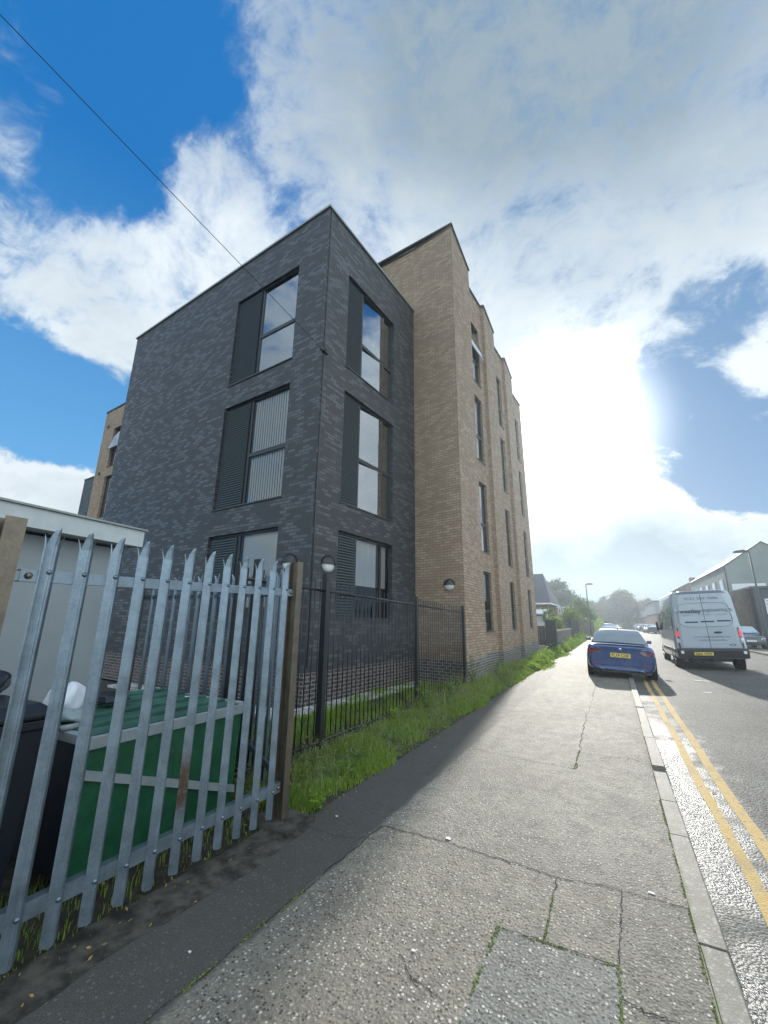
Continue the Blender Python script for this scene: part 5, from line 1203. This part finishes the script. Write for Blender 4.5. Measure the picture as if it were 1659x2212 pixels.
m = MB(); m.box(11.22, 54.90, 4.98, 13.92, 54.99, 5.62); sg = obj('sign', m, M['plate_white'], gbld)
o = text('lettering', 'RING AND RIDE', M['blue_ink'], sg, 11.4, 13.75, 54.892, 5.23, .30, .035)
o = text('lettering', 'West Midlands', M['blue_ink'], sg, 12.2, 13.0, 54.892, 5.08, .09, .0)
m = MB(); m.lathe([(.0, -.25), (.22, -.2), (.25, 0)], (16.2, 54.9, 7.4), 'y', 16); obj('dish', m, M['trim'], gbld)
m = MB(); m.box(14.9, 54.8, 6.2, 15.2, 55, 6.35); obj('flood_lamp', m, M['dark_steel'], gbld)
for k in range(5):
    yy = 57 + k * 4; m = MB(); m.box(10.93, yy, 4.9, 10.985, yy + 1.5, 6.3); w_ = obj('window', m, M['trim'], gbld)
    m = MB(); m.box(10.91, yy + .1, 5.0, 10.928, yy + .7, 6.2); m.box(10.91, yy + .8, 5.0, 10.928, yy + 1.4, 6.2); obj('pane', m, M['glass_car'], w_)
m = MB(); m.tube([(10.92, 55.2, 0), (10.92, 55.2, 7.3)], .06, 8); obj('downpipe', m, M['dark_steel'], gbld)
bw = thing('board_fence', 'tall brown timber boarding in front of the grey gabled building', 'fence', (9, 43, 0))
m = MB()
for k in range(12):
    x = 6.6 + k * .28 + .002; m.box(x, 43 + .01 * (k % 2), 0, x + .27, 43.05 + .01 * (k % 2), 3.75 + k * .055)
obj('boards', m, M['board_brown'], bw)
m = MB(); m.box(6.6, 43.08, .3, 9.95, 43.16, .45); m.box(6.6, 43.08, 3.0, 9.95, 43.16, 3.15); obj('rail', m, M['timber'], bw)
for x in (6.6, 8.2, 9.85):
    m = MB(); m.box(x, 43.17, 0, x + .12, 43.3, 3.7); obj('post', m, M['timber'], bw)
kb = thing('site_cabin', 'dark steel cabin with white notices at the right edge of the picture', 'cabin', (12, 42, 0))
m = MB(); m.prism([(9.78, 42), (16, 42), (16, 50), (9.78, 50)], 0, 4.28); obj('wall', m, M['dark_steel'], kb, bevel=.02)
m = MB(); m.prism([(9.6, 41.8), (16.2, 41.8), (16.2, 50.2), (9.6, 50.2)], 4.285, 4.45); obj('roof', m, M['slate'], kb)
for (a, b, c, e) in ((10.35, 11.3, 2.35, 3.5), (10.5, 11.25, 1.75, 2.15)):
    m = MB(); m.box(a, 41.93, c, b, 41.985, e); n_ = obj('notice', m, M['plate_white'], kb)
    m = MB(); 
    for q_ in range(4): m.box(a + .1, 41.915, e - .18 - q_ * (e - c - .2) / 4, b - .15, 41.928, e - .13 - q_ * (e - c - .2) / 4)
    obj('lettering', m, M['blue_ink'], n_)
m = MB(); m.box(10.05, 41.95, 0, 10.2, 41.99, 3.6); obj('door_frame', m, M['dark_steel'], kb)
rh = thing('brick_house', 'red brick house with a chimney peeping above the white van', 'house', (12, 82, 0))
gable_house(rh, 10.2, 16, 84, 94, 7.2, 8.7, M['red_brick'], M['slate'], .2)
m = MB(); m.box(11.9, 84.2, 8.0, 12.7, 85, 8.95); obj('chimney', m, M['red_brick'], rh, uv=True)
iu = thing('industrial_unit', 'long industrial unit with pale grey cladding above red brick far down the right side', 'building', (8, 115, 0))
m = MB(); m.box(6.9, 90, 0, 22, 145, 3.2); obj('wall', m, M['red_brick'], iu, uv=True)
m = MB(); m.box(6.82, 89.9, 3.22, 22, 114.5, 5.35); m.box(6.80, 115, 3.0, 22, 145, 4.75); obj('cladding', m, M['cladding'], iu)
m = MB(); m.box(6.7, 89.8, 5.352, 22.2, 114.6, 5.5); m.box(6.7, 115.1, 4.752, 22.2, 145.2, 4.88); obj('roof', m, M['slate'], iu)

# ------------------------------------------------------------------ left side beyond the building
def hip_house(t, x0, x1, y0, y1, ze, zr, rx0, rx1, mat):
    m = MB(); m.box(x0, y0, -.1, x1, y1, ze); obj('wall', m, mat, t, uv=True)
    yc = (y0 + y1) / 2; o = .35
    e = [(x0 - o, y0 - o, ze - .02), (x1 + o, y0 - o, ze - .02), (x1 + o, y1 + o, ze - .02), (x0 - o, y1 + o, ze - .02)]
    m = MB(); m.add(e + [(rx0, yc, zr), (rx1, yc, zr)], [(0, 1, 5, 4), (1, 2, 5), (2, 3, 4, 5), (3, 0, 4), (3, 2, 1, 0)]); obj('roof', m, M['slate'], t)
    m = MB(); m.box(x0 - o - .02, y0 - o - .03, ze - .16, x1 + o + .02, y0 - o - .002, ze - .02); m.box(x1 + o + .002, y0 - o, ze - .16, x1 + o + .03, y1 + o, ze - .02); obj('gutter', m, M['trim'], t)
h1 = thing('brick_house', 'tall dark hipped-roof house directly beyond the far end of the tan wall', 'house', (-9, 46, 0))
hip_house(h1, -14, -5.35, 42.5, 50, 3.35, 6.5, -10, -6.0, M['red_brick'])
m = MB(); m.add([(-6.6, 40.6, 2.35), (-5.15, 40.6, 2.35), (-5.15, 42.1, 2.75), (-6.6, 42.1, 2.75), (-6.6, 40.6, 2.25), (-5.15, 40.6, 2.25)], [(0, 1, 2, 3), (4, 5, 1, 0)]); obj('porch_roof', m, M['trim'], h1)
m = MB()
for x in (-6.5, -5.25): m.box(x, 40.65, 0, x + .1, 40.75, 2.25)
m.box(-6.4, 41.9, 0, -5.3, 42.1, 2.1); obj('porch', m, M['trim'], h1)
for x in (-9.8, -7.6): 
    m = MB(); m.box(x, 42.43, 1.0, x + 1.1, 42.49, 2.3); w_ = obj('window', m, M['trim'], h1); m = MB(); m.box(x + .1, 42.41, 1.1, x + 1.0, 42.428, 2.2); obj('pane', m, M['glass_car'], w_)
h2 = thing('brick_house', 'red brick house with white window frames between the hipped house and the street lamp', 'house', (-7.7, 90, 0))
hip_house(h2, -10.1, -5.7, 86, 94, 4.35, 6.35, -9.6, -7.4, M['red_brick'])
for x in (-8.9, -7.1):
    m = MB(); m.box(x, 85.93, 3.1, x + .85, 85.99, 4.15); w_ = obj('window', m, M['trim'], h2); m = MB(); m.box(x + .08, 85.91, 3.2, x + .38, 85.928, 4.05); m.box(x + .46, 85.91, 3.2, x + .78, 85.928, 4.05); obj('pane', m, M['glass_car'], w_)
m = MB(); m.add([(-10.2, 84.2, 1.9), (-5.6, 84.2, 1.9), (-5.6, 86, 2.7), (-10.2, 86, 2.7)], [(0, 1, 2, 3)]); m.box(-10.2, 84.15, 1.75, -5.6, 84.2, 1.9); obj('lean_to_roof', m, M['slate'], h2)
h3 = thing('brick_house', 'low house half hidden behind hedges farthest down the left side', 'house', (-6, 112, 0))
hip_house(h3, -9, -4.6, 108, 118, 3.2, 5.0, -7.5, -6, M['red_brick'])

for hh, cx, cy, cz in ((h1, -9.0, 46.3, 6.3), (h2, -8.6, 90, 6.1), (h3, -7.2, 113, 4.7)):
    m = MB(); m.box(cx, cy, cz - 1, cx + .55, cy + .8, cz + .95); ch = obj('chimney', m, M['red_brick'], hh, uv=True)
    for q_ in (.18, .5): m = MB(); m.lathe([(.10, 0), (.12, .25), (.09, .27)], (cx + .27, cy + q_, cz + .95), 'z', 10); obj('chimney_pot', m, M['board_brown'], ch)
m = MB(); m.tube([(-7.9, 90.2, 6.2), (-7.9, 90.2, 7.7)], .03, 5); m.tube([(-8.4, 90.2, 7.5), (-7.4, 90.2, 7.5)], .02, 5)
for q_ in range(5): m.tube([(-8.3 + q_ * .2, 89.95, 7.5), (-8.3 + q_ * .2, 90.45, 7.5)], .012, 4)
obj('aerial', m, M['dark_steel'], h2)
wl = thing('garden_wall', 'low grey brick garden wall topped with a dark handrail past the tan building', 'wall', (-2.9, 30, 0))
m = MB(); m.box(-3.08, 25.42, -.05, -2.86, 35, 1.08); obj('wall', m, M['wall_brick'], wl, uv=True)
m = MB(); m.box(-3.12, 25.42, 1.082, -2.82, 35, 1.14); obj('coping', m, M['concrete'], wl)
m = MB(); m.box(-3.34, 24.9, 0, -2.80, 25.4, 1.70); obj('pier', m, M['timber_dark'], wl, 'dark square end pier', bevel=.01)
m = MB(); m.tube([(-2.97, 25.2, 1.80), (-2.97, 30, 1.62), (-2.97, 35, 1.42)], .03, 8); obj('handrail', m, M['black_metal'], wl)
for k in range(18):
    y = 25.7 + k * .54; m = MB(); m.tube([(-2.97, y, 1.12), (-2.97, y, 1.78 - (y - 25.2) * .037)], .012, 6); obj('baluster', m, M['black_metal'], wl)
df = thing('board_fence', 'dark green-black timber fence standing between the garden wall and the pale fence', 'fence', (-2.9, 39, 0))
m = MB()
for k in range(45): m.box(-2.92 + .012 * (k % 2), 35.15 + k * .2, 0, -2.90 + .012 * (k % 2), 35.34 + k * .2, 1.74)
obj('boards', m, M['timber_dark'], df)
m = MB(); m.box(-3.0, 35.04, 0, -2.84, 35.14, 1.85); obj('post', m, M['timber_dark'], df)
lf = thing('board_fence', 'pale weathered timber fence farther along the left pavement', 'fence', (-2.88, 58, 0))
m = MB()
for k in range(110): m.box(-2.90 + .014 * (k % 2), 44.6 + k * .28, 0, -2.87 + .014 * (k % 2), 44.86 + k * .28, 1.56 + .02 * math.sin(k * 2.1))
obj('boards', m, M['timber'], lf)
for k in range(11):
    m = MB(); m.box(-2.86, 44.5 + k * 3.08, 0, -2.78, 44.58 + k * 3.08, 1.62); obj('post', m, M['timber'], lf)
sf = thing('board_fence', 'dark board fence closing the gap behind the tan building', 'fence', (-5, 27.5, 0))
m = MB()
for k in range(16): m.box(-5.9 + k * .17, 27.3 + .01 * (k % 2), 0, -5.74 + k * .17, 27.33 + .01 * (k % 2), 1.35)
obj('boards', m, M['timber_dark'], sf)
lw = thing('garden_wall', 'sunlit stub of pale low brick wall at the foot of the tan building corner', 'wall', (-3.6, 24.9, 0))
m = MB(); m.box(-4.4, 24.75, -.05, -3.42, 24.86, .30); obj('wall', m, brick('pale_brick', (.42, .33, .28), (.55, .47, .42), (.3, .28, .25), None, .8), lw, uv=True)
m = MB(); m.box(-4.42, 24.72, .302, -3.40, 24.89, .35); obj('coping', m, M['concrete'], lw)

# ------------------------------------------------------------------ trees
def leaf_cloud(rs, centers, radii, n_clump, per, size):
    """small leaf quads gathered in clumps through the volume of several ellipsoids"""
    V = []
    centers = np.array(centers, float); radii = np.array(radii, float); vol = radii.prod(axis=1); pr = vol / vol.sum()
    idx = rs.choice(len(centers), n_clump, p=pr)
    d = rs.normal(size=(n_clump, 3)); d /= np.linalg.norm(d, axis=1)[:, None]; rad = rs.uniform(.35, 1.0, n_clump) ** .5
    rad *= 1 + .16 * np.sin(d[:, 0] * 7 + idx) * np.cos(d[:, 2] * 6)
    cc = centers[idx] + d * rad[:, None] * radii[idx]
    cs = (radii.mean() * .16) * rs.uniform(.5, 1.4, n_clump)
    P = np.repeat(cc, per, 0) + rs.normal(size=(n_clump * per, 3)) * np.repeat(cs, per)[:, None] * np.array([1, 1, .75])
    N = len(P); a = rs.normal(size=(N, 3)); a /= np.linalg.norm(a, axis=1)[:, None]; b = np.cross(a, rs.normal(size=(N, 3))); b /= np.linalg.norm(b, axis=1)[:, None]
    s = size * rs.uniform(.5, 1.3, N)[:, None]
    q = np.stack([P - a * s, P + b * s * .55, P + a * s, P - b * s * .55], 1).reshape(-1, 3)
    return q, np.arange(len(q)).reshape(-1, 4)
def tree(name, label, x, y, h, crown, mat, seed, n_clump=260, per=26, size=.16, trunk=.16, z0=0):
    rs = np.random.RandomState(seed); t = thing(name, label, 'tree', (x, y, z0), 'trees at the end of the street')
    m = MB(); th = h * .5; pts = [(x + rs.normal() * .08 * i, y + rs.normal() * .05 * i, z0 + th * i / 4) for i in range(5)]
    m.tube(pts, [trunk, trunk * .85, trunk * .7, trunk * .55, trunk * .4], 8)
    for c, r in crown:
        e = (x + c[0], y + c[1], z0 + c[2]); b = pts[rs.randint(2, 4)]
        m.tube([b, ((b[0] + e[0]) / 2 + rs.normal() * .2, (b[1] + e[1]) / 2, (b[2] + e[2]) / 2 + .3), e], [trunk * .4, trunk * .25, trunk * .1], 6)
    obj('trunk', m, M['bark'], t)
    V, F = leaf_cloud(rs, [c for c, r in crown], [r for c, r in crown], n_clump, per, size)
    np_obj('crown', V, F, mat, t, 4); return t
tree('broadleaf_tree', 'big round green tree with orange tips filling the end of the street', 3.2, 150, 11, [((0, 0, 7.0), (3.8, 3.5, 4.2)), ((1.6, 0, 4.2), (3.2, 3, 3.6)), ((-2.0, 0, 4.5), (3, 3, 3.8)), ((.3, 0, 9.2), (2.2, 2, 1.8)), ((0, 0, 2.2), (5, 3, 2.2))], M['leaf_mid'], 1, 700, 28, .26, .3)
tree('broadleaf_tree', 'dark purplish tree just left of the big round tree', -2.0, 146, 9, [((0, 0, 6.4), (2.4, 2.4, 2.6)), ((.5, 0, 3.6), (2.8, 2.5, 3.2)), ((-1.6, 0, 5.6), (1.5, 1.5, 1.6))], M['leaf_purple'], 2, 380, 26, .24, .25)
tree('broadleaf_tree', 'orange-topped tree crown in front of the big round tree', 2.6, 140, 9, [((0, 0, 8.6), (2.6, 2, 1.9)), ((1.8, 0, 6.8), (1.6, 1.6, 1.8))], M['leaf_orange'], 3, 260, 22, .22, .2)
tree('broadleaf_tree', 'green tree rising behind the dark hipped-roof house', -8.8, 88, 9.6, [((-.6, 0, 6.8), (2.6, 2.4, 2.8)), ((1.3, 0, 5.0), (1.9, 2, 2.6)), ((-2.2, 0, 5.2), (2.5, 2.2, 3.2)), ((.1, 0, 8.6), (1.3, 1.3, 1.1))], M['leaf_dark'], 4, 520, 26, .18, .22)
tree('broadleaf_tree', 'autumn-tinted trees in a low band left of the distant street lamp', -7.8, 130, 7, [((0, 0, 5.0), (2.6, 2, 2.2)), ((3.0, 0, 4.4), (2.4, 2, 2.6)), ((-2.6, 0, 5.6), (2, 2, 2))], M['leaf_orange'], 5, 360, 24, .22, .2)
tree('conifer_tree', 'thin pointed dark tree on the skyline beside the green tree', -8.6, 120, 7.6, [((0, 0, 5.6), (.8, .8, 2.4)), ((1.3, 0, 5.2), (.6, .6, 1.8))], M['leaf_dark'], 6, 120, 22, .18, .12)
tree('broadleaf_tree', 'rounded brown-green tree behind the far industrial unit', 9.4, 150, 8, [((0, 0, 5.8), (3.2, 3, 2.6)), ((-2.6, 0, 5.0), (2.4, 2, 2.4)), ((3, 0, 5.4), (3, 2, 2.6))], M['leaf_orange'], 7, 420, 24, .24, .25)
tree('broadleaf_tree', 'broad dark tree mass behind the street lamp and houses', -5.4, 138, 7, [((0, 0, 4.4), (3.4, 2.4, 3.0)), ((3.2, 0, 3.8), (2.6, 2.2, 3.0))], M['leaf_mid'], 8, 380, 24, .22, .22)
tree('broadleaf_tree', 'pale green tree overhanging the pavement below the distant street lamp', -3.9, 66, 4.5, [((0, 0, 3.6), (1.2, 1.3, 1.5)), ((.6, 0, 2.4), (1.2, 1.2, 1.2)), ((-.9, -1, 2.7), (1, 1, 1.2))], M['leaf_bright'], 9, 260, 24, .12, .09)
def bush(label, x, y, crown, mat, seed, nc=90, per=24, size=.07, name='bush', z=0):
    rs = np.random.RandomState(seed); t = thing(name, label, 'bush', (x, y, z))
    m = MB()
    for c, r in crown: m.tube([(x, y, z), (x + c[0] * .6, y + c[1] * .6, z + c[2] * .6), (x + c[0], y + c[1], z + c[2])], [.03, .02, .01], 5)
    obj('stem', m, M['bark'], t)
    V, F = leaf_cloud(rs, [(c[0], c[1], c[2]) for c, r in crown], [r for c, r in crown], nc, per, size); np_obj('foliage', V, F, mat, t, 4); return t
bush('yellow-green shrub rising above the dark pier of the garden wall', -4.2, 33.5, [((0, 0, 2.0), (.5, .5, .55)), ((.25, 0, 1.3), (.5, .5, .8)), ((-.3, .2, 2.4), (.35, .35, .3))], M['leaf_bright'], 21, 90, 22, .08)
bush('pale flowering shrub spilling over the handrail of the garden wall', -3.4, 30.5, [((0, 0, 1.55), (.35, 1.0, .35)), ((0, 1.2, 1.4), (.3, .8, .35))], M['cover'], 22, 70, 20, .06)
bush('bright green hedge leaning over the dark board fence', -3.7, 44.5, [((0, 0, 2.0), (.7, 1.8, .75)), ((.1, 2.6, 2.2), (.7, 1.6, .8)), ((.1, 5.5, 1.9), (.7, 1.6, .8))], M['leaf_bright'], 23, 170, 24, .09)
bush('sunlit bush at the far end of the pale fence', -2.6, 84, [((0, 0, 1.1), (1.1, 2, 1.2)), ((.3, 6, 1.0), (1.0, 2, 1.0)), ((-1, 10, 1.2), (1.4, 2, 1.4))], M['cover'], 24, 160, 22, .12)
bush('yellow-green bush by the corner of the far industrial unit', 6.2, 148, [((0, 0, 2.4), (1.0, 1, 1.9)), ((-.5, 0, 1.2), (.9, .9, 1.0))], M['cover'], 25, 110, 22, .18)
bush('low green bush in the road end between the parked cars', 2.5, 125, [((0, 0, .9), (1.0, 1, .8))], M['leaf_bright'], 26, 60, 20, .12)

# ------------------------------------------------------------------ grass, weeds, ground cover
def blades(rs, X, Y, H, Wd_, lean=.35, z=-.012):
    n = len(X); a = rs.uniform(0, 2 * math.pi, n); lx, ly = np.cos(a), np.sin(a); px, py = -ly, lx
    L = H * lean * rs.uniform(.2, 1.6, n); w = Wd_ * rs.uniform(.6, 1.3, n)
    lv = [(0, 0, 1), (.5, .28, .85), (.82, .62, .5), (1.0, 1.0, 0)]
    rows = []
    for t, off, ww in lv:
        cx, cy, cz = X + lx * L * off, Y + ly * L * off, z + H * (t - .12 * off * off)
        if ww: rows += [np.stack([cx - px * w * ww, cy - py * w * ww, cz], 1), np.stack([cx + px * w * ww, cy + py * w * ww, cz], 1)]
        else: rows += [np.stack([cx, cy, cz], 1)]
    V = np.stack(rows, 1).reshape(-1, 3); b = (np.arange(n) * 7)[:, None]
    F = np.concatenate([b + np.array(t) for t in ((0, 1, 3), (0, 3, 2), (2, 3, 5), (2, 5, 4), (4, 5, 6))], 0)
    return V, F
rs = np.random.RandomState(5)
def grassfield(n, x0, x1, y0, y1, h0, h1, w, dens=None, edge=None):
    X = rs.uniform(x0, x1, n * 2); Y = y0 + (y1 - y0) * rs.uniform(0, 1, n * 2) ** 1.4
    cl = .5 + .5 * np.sin(X * 5.1 + 2 * np.sin(Y * 2.3)) * np.cos(Y * 3.7 + 1.3 * np.sin(X * 3))
    keep = rs.uniform(0, 1, n * 2) < (.12 + .88 * cl)
    e1 = x1 - .10 + .05 * np.sin(Y * 3.1) + .035 * np.sin(Y * 9.7 + 1); keep &= (X < e1 + rs.normal(0, .025, n * 2))
    X, Y, cl = X[keep][:n], Y[keep][:n], cl[keep][:n]
    H = (h0 + (h1 - h0) * cl * rs.uniform(.4, 1.3, len(X)))
    H *= np.clip((x1 - X) / .35, .35, 1)
    return X, Y, H
V_, F_ = [], []; o_ = 0
for (n, a, b, c, d_, h0, h1, w) in ((19000, -3.42, -2.36, 3.12, 8.0, .035, .16, .0030), (14000, -3.42, -2.36, 7.5, 15.0, .06, .27, .0050), (11000, -3.5, -2.42, 14.5, 24.6, .08, .28, .008), (14000, -4.95, -3.40, 3.1, 10.7, .06, .14, .0040), (10000, -2.86, -2.22, 25.6, 60, .12, .38, .014), (1600, -3.3, -2.36, 1.2, 3.1, .02, .07, .003)):
    X, Y, H = grassfield(n, a, b, c, d_, h0, h1, w)
    if c < 2: k_ = rs.uniform(0, 1, len(X)) < np.where(X > -2.6, .5, .8); X, Y, H = X[k_], Y[k_], H[k_]
    v, f = blades(rs, X, Y, H, w); V_.append(v); F_.append(f + o_); o_ += len(v)
gr = np_obj('grass', np.concatenate(V_), np.concatenate(F_), M['grass'], None, 3); tag(gr, 'rough green grass along the railing and the foot of the walls', 'grass', None, 'stuff')
# dry flowering stalks
V_, F_ = [], []; o_ = 0
for (n, a, b, c, d_, h0, h1, w) in ((900, -3.4, -2.45, 3.3, 9.5, .14, .34, .0022), (500, -3.4, -2.5, 7.0, 15, .35, .60, .003)):
    X = rs.uniform(a, b, n); Y = rs.uniform(c, d_, n); H = rs.uniform(h0, h1, n); v, f = blades(rs, X, Y, H, w, .7); V_.append(v); F_.append(f + o_); o_ += len(v)
    # seed heads
    tipz = v.reshape(-1, 7, 3)[:, 6]; hd = np.repeat(tipz, 9, 0) + rs.normal(0, 1, (n * 9, 3)) * np.array([.010, .010, .022]); u_ = rs.normal(0, .0055, (len(hd), 3)); w_2 = rs.normal(0, .0055, (len(hd), 3))
    q = np.stack([hd - u_, hd + u_, hd + w_2], 1).reshape(-1, 3); V_.append(q); F_.append(np.arange(len(q)).reshape(-1, 3) + o_); o_ += len(q)
sd_ = np_obj('grass', np.concatenate(V_), np.concatenate(F_), M['seed'], None, 3); tag(sd_, 'pale dry seed stalks standing in the green grass', 'grass', None, 'stuff')
n = 3600; Yv = 3.2 + 11.0 * rs.uniform(0, 1, n) ** 1.5; Xv = rs.uniform(-3.35, -2.44, n); ok_ = (np.sin(Xv * 7 + 3 * np.sin(Yv * 1.9)) + np.cos(Yv * 4.3 + Xv * 2)) > .35; Xv, Yv = Xv[ok_], Yv[ok_]
def leaves0(X, Y, Z, s):
    n = len(X); P = np.stack([X, Y, Z], 1); a = rs.normal(size=(n, 3)); a[:, 2] = np.abs(a[:, 2]) * .5; a /= np.linalg.norm(a, axis=1)[:, None]; b = np.cross(a, rs.normal(size=(n, 3))); b /= np.linalg.norm(b, axis=1)[:, None]
    S = s * rs.uniform(.5, 1.3, n)[:, None]; q = np.stack([P - a * S, P + b * S * .45, P + a * S, P - b * S * .45], 1).reshape(-1, 3); return q, np.arange(len(q)).reshape(-1, 4)
q, f = leaves0(Xv, Yv, np.abs(rs.normal(0, .05, len(Xv))) + .01, .030); wd_ = np_obj('ground_cover', q, f, M['weed'], None, 4); tag(wd_, 'broad grey-green weed leaves mixed through the near grass', 'ground cover', None, 'stuff')
n = 700; Xd = rs.uniform(-3.3, -2.30, n); Yd = 1.0 + 13 * rs.uniform(0, 1, n) ** 1.3; q, f = leaves0(Xd, Yd, rs.uniform(.006, .05, n), .014); dl_ = np_obj('leaf_litter', q, f, M['leaf_brown'], None, 4); tag(dl_, 'small brown dead leaves scattered along the grass edge', 'leaf litter', None, 'stuff')
# bright leafy ground cover along the kerb of the building farther on
def leaves(rs, X, Y, Z, s):
    n = len(X); P = np.stack([X, Y, Z], 1); a = rs.normal(size=(n, 3)); a[:, 2] *= .5; a /= np.linalg.norm(a, axis=1)[:, None]; b = np.cross(a, rs.normal(size=(n, 3))); b /= np.linalg.norm(b, axis=1)[:, None]
    S = s * rs.uniform(.5, 1.3, n)[:, None]; q = np.stack([P - a * S, P + b * S * .6, P + a * S, P - b * S * .6], 1).reshape(-1, 3); return q, np.arange(len(q)).reshape(-1, 4)
n = 7000; Y = 15.5 + 8.8 * rs.uniform(0, 1, n); X = -2.62 + rs.normal(0, .14, n) - .15 * np.sin(Y); Z = np.abs(rs.normal(0, .13, n)) * (1 + .6 * np.sin(Y * 2.2)) * np.clip((-2.25 - X) * 3, .2, 1)
q, f = leaves(rs, X, Y, Z, .04); cvr = np_obj('ground_cover', q, f, M['cover'], None, 4); tag(cvr, 'bright sunlit leafy weeds bordering the pavement by the tan piers', 'ground cover', None, 'stuff')
n = 5000; Y = 26 + 22 * rs.uniform(0, 1, n); X = -2.62 + rs.normal(0, .12, n); Z = np.abs(rs.normal(0, .22, n)) * (1 + .5 * np.sin(Y * 1.3))
q, f = leaves(rs, X, Y, Z, .06); cvr = np_obj('ground_cover', q, f, M['cover'], None, 4); tag(cvr, 'bright weeds at the foot of the garden wall and board fence', 'ground cover', None, 'stuff')
def weed(label, x, y, h, seed, mat='weed', nst=6, spread=.16, ls=.022, lv=26):
    r = np.random.RandomState(seed); t = thing('weed', label, 'plant', (x, y, 0), 'taller weeds in the verge')
    m = MB(); LX, LY, LZ = [], [], []
    for k in range(nst):
        a = r.uniform(0, 6.28); s = spread * r.uniform(.3, 1); hh = h * r.uniform(.6, 1.05); P = [(x + math.cos(a) * s * (j / 4) ** 1.4, y + math.sin(a) * s * (j / 4) ** 1.4, hh * j / 4) for j in range(5)]
        m.tube(P, [.004, .0036, .003, .0024, .0014], 5)
        for j in range(lv):
            u_ = r.uniform(.2, 1); LX.append(x + math.cos(a) * s * u_ ** 1.4 + r.normal(0, .018)); LY.append(y + math.sin(a) * s * u_ ** 1.4 + r.normal(0, .018)); LZ.append(hh * u_)
    obj('stem', m, M['weed'], t)
    q, f = leaves(r, np.array(LX) - x, np.array(LY) - y, np.array(LZ), ls); np_obj('leaves', q, f, M[mat], t, 4)
weed('tall grey-green weed standing against the end post of the black railing by the tan corner', -3.10, 10.2, .80, 1, 'weed', 7, .18, .028, 30)
weed('bushy grey-green weed in the widest part of the verge in front of the railing', -2.95, 8.3, .55, 2, 'weed', 9, .25, .03, 26)
weed('feathery weed beside the second railing post', -3.15, 7.5, .5, 3, 'weed', 7, .2, .024, 22)
weed('yellow-green leafy clump halfway along the railing', -3.15, 6.2, .30, 4, 'cover', 8, .14, .024, 18)
weed('bright yellow-green tuft at the foot of the galvanised fence post', -2.42, 3.32, .17, 5, 'cover', 12, .13, .014, 18)
weed('small bluish leafy weed in the middle of the near grass', -2.75, 4.5, .16, 6, 'weed', 8, .14, .02, 16)
weed('leafy weed at the pavement edge just before the sunlit ground cover', -2.72, 11.6, .42, 7, 'weed', 8, .22, .03, 26)
weed('tall thin weed close to the pier of the tan wall', -3.12, 12.6, .6, 8, 'weed', 6, .16, .026, 24)

# ------------------------------------------------------------------ air
hz = MB(); hz.box(-70, -30, -1.2, 60, 230, 21)
M['haze'] = bpy.data.materials.new('haze_air'); M['haze'].use_nodes = True
hn = NT(M['haze'].node_tree)
pv = hn.n('ShaderNodeVolumePrincipled', ins={'Color': (0.74, 0.86, 0.98), 'Density': 0.0014, 'Anisotropy': 0.65})  # air volume added to lift dark tones and stand in for lens glare
hn.n('ShaderNodeOutputMaterial', ins={'Volume': pv})
hzo = obj('haze', hz, M['haze']); tag(hzo, 'thin street haze, added to lift the shadows and stand in for lens glare', 'haze', None, 'stuff')
